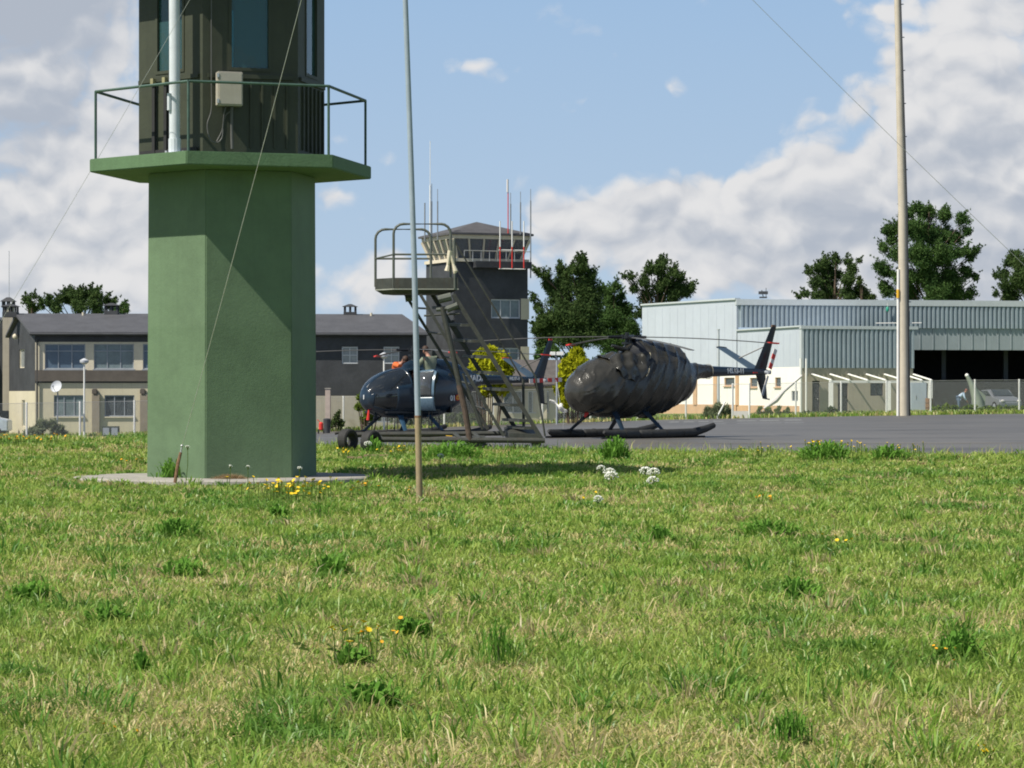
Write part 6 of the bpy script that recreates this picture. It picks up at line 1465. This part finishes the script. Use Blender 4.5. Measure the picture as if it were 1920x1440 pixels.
def pine(label, Y, bl, trunk_px, m='pine', sub=7, seed=1, dens=1.0, group='pine trees behind the buildings', spiky=.5, trunk_r=.28, cat='pine tree'):
    rr = np.random.default_rng(seed); x0 = PX(trunk_px, Y); g = zgf(x0, Y); t = thing('pine_tree', label, cat, (x0, Y, g), group=group)
    mpp = Y/FPX; cs, rs, ns = [], [], []; lim = MB()
    top = max(ZP(b[1]-b[2], Y) for b in bl)
    tr = MB(); tr.tube([(0, 0, -.2), (.1, 0, (top-g)*.4), (0, .1, (top-g)*.7), (.1, 0, (top-g)*.95)], [trunk_r, trunk_r*.75, trunk_r*.45, .05], 8); tr.build('trunk', MT['bark'], t, smooth=True)
    xc = np.mean([b[0] for b in bl]); sp = max(2.0, (max(b[0] for b in bl)-min(b[0] for b in bl))*mpp*.38)
    for (bx, by, br) in bl:
        R_ = br*mpp*1.3; dy = rr.uniform(-.6, .6)*sp*max(.2, 1-abs(bx-xc)*mpp/(sp*1.6)); c = P(bx, by, Y)-Vector((x0, Y, g)); c.y = dy
        ang = (bx-xc)/80
        zz = min(c.z*.8, c.z-R_*.5); lim.tube([(0, 0, max(1, zz-.8-abs(c.x)*.35)), (c.x*.5, dy*.5, (c.z+zz)/2-.4), (c.x, dy, c.z)], [.07, .045, .02], 5)
        k = max(4, int(2.6*sub*(br/18)**1.5))
        for _ in range(k):
            d = rr.normal(size=3); d /= np.linalg.norm(d); d *= R_*rr.uniform(.1, .8); r2 = R_*rr.uniform(.26, .42)+.14
            cc = np.array(c)+d*np.array([1, 1, .85]); cs.append(cc); rs.append(r2); ns.append(int(110*dens*(r2/.4)**1.3))
            if rr.random() < spiky: # upright shoots
                
                for q_ in range(3): cs.append(cc+np.array([rr.uniform(-.12, .12)+ang*.25*q_, 0, r2*(1.0+.34*q_)])); rs.append(r2*(.36-.10*q_)); ns.append(int((16-4*q_)*dens))
    lim.build('limb', MT['bark'], t, smooth=True)
    leaf_mesh('crown', cs, rs, ns, .115, MT[m], t, (1, 1, .85), up=.5, seed=seed, shell=.85, aspect=.6)
    return t
T1 = [(1090, 487, 10), (1090, 505, 14), (1072, 505, 12), (1050, 503, 10), (1105, 518, 12), (1058, 530, 20), (1095, 540, 24), (1022, 518, 10), (1006, 508, 7), (1028, 540, 14), (1048, 560, 22), (1055, 590, 26), (1100, 580, 28), (1118, 555, 12), (1018, 600, 14), (1000, 560, 7), (1010, 575, 9), (1005, 618, 12), (1035, 620, 26), (1070, 630, 26), (1105, 625, 26), (1020, 648, 20), (1075, 600, 26)]
pine('tallest pine right beside the control tower, its crown full of upright shoots', 226, T1, 1085, sub=9, seed=3, spiky=.9)
T2 = [(1130, 545, 11), (1152, 538, 12), (1143, 565, 18), (1170, 585, 22), (1140, 598, 24), (1178, 620, 24), (1122, 625, 22), (1150, 645, 26), (1190, 648, 20), (1165, 555, 10)]
pine('lower pine between the tallest pine and the hangar corner', 234, T2, 1150, 'pine2', sub=8, seed=4)
T3 = [(1243, 488, 11), (1234, 505, 15), (1218, 505, 11), (1262, 512, 12), (1277, 520, 9), (1296, 540, 9), (1275, 540, 16), (1245, 535, 20), (1208, 530, 12), (1182, 518, 8), (1170, 520, 4), (1210, 556, 14), (1240, 560, 13), (1190, 543, 9), (1262, 556, 13), (1285, 552, 10), (1205, 585, 14), (1225, 590, 20)]
pine('broad pine rising behind the left end of the pale hangar wall', 232, T3, 1232, sub=9, seed=5, spiky=.6)
TR = [(1718, 392, 14), (1697, 402, 15), (1745, 398, 16), (1775, 402, 16), (1805, 412, 13), (1811, 430, 10), (1668, 430, 14), (1690, 430, 16), (1672, 450, 12), (1712, 432, 22), (1745, 440, 24), (1785, 442, 20), (1655, 465, 11), (1682, 480, 18), (1722, 478, 26), (1765, 482, 26), (1800, 472, 15), (1828, 470, 9), (1818, 482, 9), (1649, 498, 12), (1662, 508, 14), (1692, 520, 22), (1735, 522, 26), (1780, 525, 24), (1812, 512, 14), (1830, 520, 8), (1665, 542, 15), (1705, 552, 22), (1750, 552, 24), (1795, 555, 22), (1820, 552, 12)]
pine('very large broad crowned pine behind the hangar roof, crossed by the cream mast', 238, TR, 1740, 'pine2', sub=9, seed=6, spiky=.25, trunk_r=.4)
R2 = [(1568, 487, 11), (1550, 493, 13), (1532, 502, 11), (1520, 510, 8), (1592, 492, 9), (1612, 488, 5), (1600, 505, 10), (1560, 515, 20), (1590, 525, 16), (1532, 530, 13), (1558, 548, 20), (1590, 553, 16), (1510, 553, 9), (1530, 555, 12), (1498, 557, 4), (1615, 553, 11)]
pine('rounded pine left of the very large one, above the corrugated hangar fascia', 236, R2, 1565, sub=9, seed=7, spiky=.5)
pine('small pale bluish conifer between the two pines above the hangar', 235, [(1612, 528, 5), (1614, 542, 9), (1622, 553, 10), (1635, 556, 8)], 1615, 'hedge', sub=8, seed=8)
pine('dark pine cut by the right edge of the photo', 236, [(1908, 478, 11), (1897, 492, 11), (1915, 500, 18), (1887, 515, 11), (1866, 517, 6), (1910, 530, 22), (1885, 540, 14), (1868, 550, 7), (1895, 556, 16), (1945, 510, 26), (1950, 550, 30), (1975, 520, 26)], 1935, sub=9, seed=9)
pine('wide clump of pine above the left office roof', 215, [(128, 545, 9), (126, 560, 13), (112, 562, 9), (95, 566, 9), (93, 556, 5), (77, 572, 7), (77, 563, 4), (148, 556, 13), (168, 552, 12), (184, 552, 11), (197, 562, 10), (205, 572, 9), (212, 566, 6), (150, 574, 16), (180, 574, 16), (108, 578, 12), (225, 578, 5)], 150, sub=9, seed=10)
pine('small twin tipped pine by the left office chimney', 218, [(52, 558, 6), (66, 556, 5), (57, 568, 8), (60, 580, 9), (70, 578, 6)], 58, sub=8, seed=12)
pine('broken top of a pine just left of the office ridge chimney', 214, [(231, 573, 6), (236, 582, 7), (222, 584, 6)], 230, 'pine2', sub=8, seed=13)

def bush(name, label, cat, Y, bl, m, size, dens=1.0, seed=1, stretch=(1, 1, 1), up=.3, dep=.6, aspect=.9, group=None, k=6, grow=1.0):
    rr = np.random.default_rng(seed); x0 = PX(np.mean([b[0] for b in bl]), Y); g = zgf(x0, Y); t = thing(name, label, cat, (x0, Y, g), group=group); mpp = Y/FPX; cs, rs, ns = [], [], []; stem = MB()
    for (bx, by, br) in bl:
        R_ = br*mpp*grow; c = P(bx, by, Y)-Vector((x0, Y, g)); c.y = rr.uniform(-1, 1)*R_*dep; stem.tube([(c.x*.6, c.y*.5, -.05), (c.x, c.y, max(.1, c.z-R_*.3))], [.04, .02], 5)
        for _ in range(k):
            d = rr.normal(size=3); d /= np.linalg.norm(d); d *= R_*rr.uniform(.2, .7); cs.append(np.array(c)+d); r2 = R_*rr.uniform(.35, .55); rs.append(r2); ns.append(int(60*dens*(r2/.3)**1.2)+8)
    stem.build('stem', MT['bark'], t); leaf_mesh('foliage', cs, rs, ns, size, MT[m], t, stretch, up=up, seed=seed, shell=.6, aspect=aspect); return t
bush('golden_cypress', 'round golden yellow cypress behind the access stairs', 'bush', 153, [(905, 672, 16), (925, 668, 17), (945, 680, 14), (915, 690, 24), (940, 700, 20), (900, 700, 16), (920, 715, 24), (945, 722, 12), (895, 685, 11), (890, 705, 16)], 'cypress', .13, 1.6, 21, k=24, up=.8, grow=1.25)
bush('golden_cypress', 'golden yellow cypress behind the nose of the tarpaulin covered helicopter', 'bush', 153, [(1080, 668, 13), (1070, 680, 15), (1088, 690, 16), (1062, 700, 16), (1075, 715, 22), (1058, 728, 14), (1085, 735, 20), (1062, 750, 14), (1098, 700, 18)], 'cypress', .13, 1.6, 22, k=24, up=.8, grow=1.3)
bush('shrub', 'light green shrub behind the nose of the blue helicopter', 'bush', 156.8, [(672, 762, 10), (682, 750, 14), (690, 770, 16), (700, 785, 16), (678, 788, 14), (688, 735, 8), (675, 745, 9), (710, 770, 12)], 'shrub', .09, 1.3, 23)
bush('shrub', 'low green shrub at the foot of the pinkish concrete post', 'bush', 156.9, [(630, 785, 12), (640, 792, 11), (622, 795, 9), (635, 775, 7)], 'hedge', .08, 1.2, 24)
bush('pampas_bush', 'rounded grey green pampas bush before the white hangar wall', 'bush', 158.6, [(1345, 768, 16), (1328, 772, 12), (1362, 772, 12), (1345, 780, 18), (1325, 782, 10), (1365, 782, 10)], 'pampas', .20, 1.6, 25, up=1.3, aspect=.3)
bush('pampas_bush', 'feathery grey green bush before the cream end wall of the left office', 'bush', 151.5, [(80, 800, 15), (62, 806, 12), (98, 798, 14), (112, 808, 12), (75, 815, 14), (100, 816, 14), (125, 816, 9), (50, 816, 8)], 'pampas', .22, 1.5, 26, up=1.3, aspect=.3)
for i, (px, lab) in enumerate(((1425, 'first'), (1442, 'second'), (1460, 'third'), (1478, 'fourth'))):
    bush('garden_plant', ['yellow green leafy plant nearest the white gate frame', 'second yellow green plant right of the white gate frame', 'yellow green plant under the tail bumper of the covered helicopter', 'yellow green plant nearest the annex corner'][i], 'plant', 161.5, [(px, 765+i % 2*3, 5), (px-3, 772, 6), (px+4, 776, 6), (px-5, 779, 5)], 'shrub', .09, 1.2, 30+i, up=1.0, group='row of plants by the hangar wall')
bush('shrub', 'dense round green shrub in front of the pergola', 'bush', 163, [(1560, 768, 9), (1552, 774, 9), (1570, 774, 9), (1560, 778, 9)], 'hedge', .08, 1.3, 40)
def hedge(label, Y, pxa, pxb, yt, r, m, seed, name='hedge'):
    bl = [(px, yt+r+rr_, r*(.8+.4*((px*7) % 5)/5)) for px in np.arange(pxa, pxb, r*1.1) for rr_ in (0, r*1.1)]
    return bush(name, label, 'hedge', Y, bl, m, .09, .8, seed, k=4)
hedge('low clipped hedge along the fence behind the blue helicopter', 159.2, 735, 1010, 772, 8, 'hedge', 41); hedge('low hedge along the fence behind the covered helicopter', 160, 1020, 1205, 770, 8, 'hedge', 42)
hedge('low green border planting in front of the pergola', 164, 1505, 1672, 770, 5, 'hedge', 43); hedge('low yellow green hedge along the fence before the dark hangar doorway', 166, 1750, 1925, 758, 8, 'shrub', 44)
bush('background_tree', 'mid green leafy tree under the pines behind the low wing', 'tree', 190, [(1015, 668, 16), (1040, 660, 16), (1030, 690, 22), (1065, 680, 22), (1100, 690, 24), (1130, 680, 22), (1160, 690, 24), (1190, 690, 18), (1050, 715, 26), (1100, 725, 28), (1150, 725, 28), (1190, 735, 20), (1110, 750, 22), (1160, 755, 22)], 'pine2', .16, 1.2, 45, k=9)

# ---- weeds and flowers in the field
def weed(label, px, py, w, h, n, seed, leafw=.022, m='weed', name='weed', cat='weed'):
    c = G(px, py); rr = np.random.default_rng(seed); s = c.y/FPX; W_, H_ = w*s/2*1.05, h*s*1.45; t = thing(name, label, cat, (c.x, c.y, c.z-.005), group='weeds standing up from the mown grass'); q = MB()
    for i in range(n):
        a = rr.uniform(0, 6.283); L = rr.uniform(.55, 1.0); bx, by = rr.normal()*.38*W_, rr.normal()*.33*W_; L *= math.exp(-(bx/max(W_, .01))**2*1.2); reach = W_*rr.uniform(.15, .7); hh = H_*L*(1-.4*reach/max(W_, .01)); d = Vector((math.cos(a), math.sin(a), 0)); sd_ = Vector((-d.y, d.x, 0)); lw = leafw*rr.uniform(.6, 1.2)
        prof = [(0, .25, 0), (.3, .8, .55), (.6, 1, .9), (.85, .7, 1.0), (1, .05, .92)]
        vs = []
        for f, ww, zf in prof: p = Vector((bx, by, 0))+d*reach*f+Vector((0, 0, hh*zf)); vs += [p-sd_*lw*ww, p+sd_*lw*ww]
        q.add(vs, [(2*k, 2*k+1, 2*k+3, 2*k+2) for k in range(4)])
    o = q.build('leaves', MT[m], t, fix=False, smooth=True); st = MB(); st.tube([(0, 0, -.02), (0, 0, H_*.5)], .006, 5); st.build('stem', MT['twig'], t); return t
WD = [('large dark leafed dock weed in the middle of the field left of centre', 622, 1085, 95, 42, 60), ('dark broad leafed weed alone right of centre below the white flowers', 1238, 1018, 56, 30, 42),
      ('small fan shaped plantain on the left foreground', 265, 1262, 34, 44, 16), ('broad low weed patch left of the green tower foot in dry grass', 600, 978, 70, 34, 50), ('low green leafy weed before the left of the tower slab', 330, 1008, 110, 34, 70),
      ('wide low weed behind the left foreground plantain', 345, 1085, 130, 34, 60), ('dark weed right of the yellow flower cluster in the foreground', 775, 1195, 90, 36, 50), ('tall pale grass tuft at the centre foreground', 935, 1250, 120, 80, 46),
      ('tall grass tuft bottom right of centre', 1480, 1395, 110, 60, 60), ('low leafy weed on the left edge of the foreground', 60, 1130, 110, 36, 50), ('sparse weed at the left bottom of the field', 200, 1170, 100, 36, 36),
      ('green weed tuft in the middle right of the field', 1500, 1130, 110, 44, 50), ('wide green weed patch right of the lone dark weed', 1440, 1010, 170, 32, 90), ('green weed tuft low on the right foreground', 1800, 1240, 130, 52, 50), ('dense weed clump at the bottom centre of the photo', 700, 1330, 140, 50, 60),
      ('tangled weeds growing at the foot of the anchor stake', 325, 903, 70, 40, 50), ('tall leafy weed before the stand wheels', 700, 852, 44, 28, 36), ('thick green bush of weeds at the apron edge below the covered helicopter', 1152, 866, 74, 40, 110), ('leafy weeds hiding the foot of the access stand', 850, 862, 150, 30, 110), ('thick leafy weed clump carrying yellow flowers at the apron edge right of centre', 1545, 862, 130, 30, 120), ('leafy weed clump at the apron edge left of the cream mast foot', 1665, 862, 90, 24, 70), ('leafy clump around the tall yellow foreground flowers', 660, 1250, 100, 36, 50),
      ('small weed tuft on the field behind the yellow flowers at left', 520, 972, 50, 26, 30)]
for i, (lab, px, py, w, h, n) in enumerate(WD):
    weed(lab, px, py, w, h, n*2, 100+i, leafw=.0035 if 'grass' in lab else (.011 if G(px, py).y < 25 else .016))
def flowers(label, px, py, w, h, n, seed, m='petal', size=.016, green=True, hgt=.16, sp=.5):
    c = G(px, py); rr = np.random.default_rng(seed); s = c.y/FPX; t = thing('yellow_wildflower', label, 'wildflowers', c, group='patches of yellow wildflowers'); st = MB(); proto = None
    dep = min(1.6, h*s*c.y/EYE*.5)
    for i in range(min(n, 95)):
        a, b = rr.normal()*w*s*.25, rr.normal()*dep*.4; g = zgf(c.x+a, c.y+b)-c.z; z = g+hgt*rr.uniform(.55, 1.1); ox, oy = rr.uniform(-.03, .03), rr.uniform(-.03, .03)
        st.tube([(a, b, g), (a+ox*.4, b+oy*.4, (g+z)/2), (a+ox, b+oy, z)], .0022*max(1, c.y/16), 4)
        if proto is None:
            q = MB()
            for k in range(9):
                an = 2*math.pi*k/9; d = Vector((math.cos(an), math.sin(an), 0)); sd_ = Vector((-d.y, d.x, 0)); q.add([Vector((0, 0, 0))-sd_*.15, Vector((0, 0, 0))+sd_*.15, d*.62+sd_*.26+Vector((0, 0, .28)), d*1.0+Vector((0, 0, .30)), d*.62-sd_*.26+Vector((0, 0, .28))], [(0, 1, 2, 3, 4)])
            q.ell((0, 0, .06), (.3, .3, .2), 8, 5); proto = q.build('flower_head', MT[m], t, fix=False); o = proto
        else: o = proto.copy(); COL.objects.link(o); o.parent = t
        k = size*rr.uniform(.7, 1.15); o.location = (a+ox, b+oy, z); o.scale = (k, k, k); o.rotation_euler = (rr.uniform(-.2, .9), rr.uniform(-.5, .5), rr.uniform(0, 6))
    if green:
        for i in range(n):
            a, b = rr.normal()*w*s*.28, rr.normal()*dep*.45; g = zgf(c.x+a, c.y+b)-c.z; z = g+hgt*rr.uniform(.3, .75); an = rr.uniform(0, 6.28); lw = .006*max(1, c.y/22); d = Vector((math.cos(an), math.sin(an), 0)); p = Vector((a, b, z*.6)); sd_ = Vector((-d.y, d.x, 0))*lw
            st.add([p-sd_, p+sd_, p+d*.05+sd_+Vector((0, 0, .03)), p+d*.09+Vector((0, 0, .02))], [(0, 1, 2, 3)])
    st.build('stems', MT['flowerstem'], t, fix=False); return t
FL = [('dense yellow flowers in front of the green tower slab', 545, 946, 190, 46, 70, 'petal', .029, .26), ('thin scatter of yellow flowers right of the dense patch by the tower', 660, 935, 110, 30, 12, 'petalor', .022, .2),
      ('yellow flowers on tall stems in the left middle foreground', 655, 1240, 120, 60, 12, 'petal', .019, .19), ('orange tipped yellow flowers right of the tall foreground ones', 715, 1232, 90, 50, 8, 'petalor', .014, .15),
      ('yellow flowers in a thick green clump at the apron edge', 1545, 858, 130, 24, 70, 'petal', .026, .30), ('yellow flowers further right along the apron edge', 1690, 858, 90, 24, 22, 'petal', .022, .26), ('thin yellow flowers left along the apron edge', 1400, 860, 130, 20, 14, 'petal', .02, .22),
      ('small yellow flowers under the gravel coloured patch at right', 1575, 1030, 70, 20, 6, 'petal', .018, .12), ('orange yellow flowers in the right middle field', 1435, 948, 50, 20, 8, 'petalor', .02, .12), ('orange yellow flowers in the grass at the far left', 60, 838, 120, 16, 30, 'petalor', .026, .22),
      ('yellow flowers before the stand wheels', 648, 862, 40, 14, 16, 'petal', .024, .18), ('yellow flowers below the base beam of the stand', 750, 858, 60, 14, 18, 'petal', .022, .18), ('few yellow flowers at the foot of the leaning pole', 775, 925, 24, 20, 6, 'petalor', .02, .14),
      ('yellow flowers at the very bottom right of the photo', 1845, 1432, 40, 16, 5, 'petal', .011, .07), ('single small yellow flowers at the bottom left', 180, 1392, 140, 30, 3, 'petalor', .009, .07), ('few yellow flowers below the white umbels', 1110, 945, 50, 14, 5, 'petal', .018, .12),
      ('tiny orange flowers in the right foreground', 1790, 1265, 110, 40, 6, 'petalor', .009, .09), ('yellow flowers at the left of the tower in the mid grass', 250, 880, 60, 14, 7, 'petalor', .02, .18)]
for i, (lab, px, py, w, h, n, m, size, hg) in enumerate(FL): flowers(lab, px, py, w, h, n, 200+i, m, size, hgt=hg, green=(n > 8))
UM = [(1127, 878, 'small leftmost white umbel of the group below the covered helicopter', .06), (1143, 886, 'white umbel upper of the touching left pair', .085), (1147, 893, 'white umbel lower of the touching left pair', .085), (1210, 884, 'large round white umbel left of the right pair', .09), (1226, 886, 'large white umbel right of the right pair', .085), (1224, 901, 'white umbel hanging below the right pair', .075), (1121, 936, 'low white umbel alone in the grass further forward', .055),
      (690, 818+14, 'white umbel in front of the stand wheel', .07), (352, 838, 'faint white umbel beside the anchor stake', .03), (826, 855, 'small white umbel right of the leaning pole', .05), (562, 878, 'small pale umbel at the right foot of the green tower', .035), (432, 874, 'small pale umbel before the dark face of the green tower', .025), (465, 875, 'tiny pale umbel right of its neighbour at the tower face', .025)]
for i, (px, py, lab, r_) in enumerate(UM):
    Y = G(px, py+26).y if py < 900 else G(px, py+22).y
    if 'tower' in lab or 'stake' in lab: Y = 37.2
    if 'wheel' in lab: Y = 52.5
    c = P(px, py, Y); g = zgf(c.x, Y); t = thing('white_umbel_flower', lab, 'wild flower', (c.x, Y, g), group='white umbel flowers in the grass'); q = MB(); q.tube([(random.uniform(-.04, .04), 0, 0), (0, 0, (c.z-g)*.6), (0, 0, c.z-g-.01)], .005, 5)
    for k in range(9): a = 2*math.pi*k/9; q.tube([(0, 0, c.z-g-.05), (math.cos(a)*r_*.6, math.sin(a)*r_*.6, c.z-g)], .002, 4)
    q.build('stem', MT['flowerstem'], t)
    q = MB(); rr = np.random.default_rng(i)
    for k in range(46):
        a = rr.uniform(0, 6.28); d = math.sqrt(rr.random())*r_; q.ell((math.cos(a)*d, math.sin(a)*d, c.z-g-.55*math.sin(a)*d+.5*r_*(1-(d/r_)**2)+rr.uniform(-.004, .004)), r_*.15, 6, 4)
    q.build('flower_head', MT['umbel'], t, smooth=True)
# stray things lying about
for (px, py, L, ang, lab) in ((705, 862, .45, 3, 'weathered timber batten lying in the grass before the stand wheels'), (665, 866, .28, -4, 'short broken timber piece left of the longer batten')):
    c = G(px, py); o = thing('timber_batten', lab, 'plank', (c.x, c.y, c.z+.04), R(ang)); q = MB(); q.box((0, 0, .03), (L, .09, .05)); q.build('board', MT['wood'], o, bevel=.006); q = MB(); q.tube([(L*.4, 0, .055), (L*.4, 0, .075)], .006, 5); q.build('nail', MT['rust'], o)
# dry tuft against the column
x, y = PX(450, 38.6), 38.6; n = 2600; gx = TX+rng.normal(size=n)*.22+.12; gy = 39.42+rng.normal(size=n)*.06
t_ = rng.random((n, 1)); c = np.array([.42, .30, .17])*t_+np.array([.26, .19, .1])*(1-t_)
o = blades('dry_tuft', gx, gy, np.full(n, .05), .03+.12*rng.random(n)*np.exp(-((gx-TX-.1)/.25)**2), np.full(n, .006), .4+1.0*rng.random(n), rng.random(n)*6.28, c); tag(o, 'straw coloured dry grass heaped against the foot of the green column', 'dry grass', kind='stuff')
# long seed stalks along the apron edge
n = 900; x = rng.random(n)*22-8; y = edgeY(x)-rng.random(n)*1.2; c, isst, p, dk = grass_colors(x, y, n)
o = blades('edge_grass', x, y, zg(x, y), .14+.18*rng.random(n), np.full(n, .012), .1+.5*rng.random(n), rng.random(n)*6.28, c); tag(o, 'taller uneven grass along the edge of the apron', 'grass', kind='stuff')
print('objects', len(COL.objects))
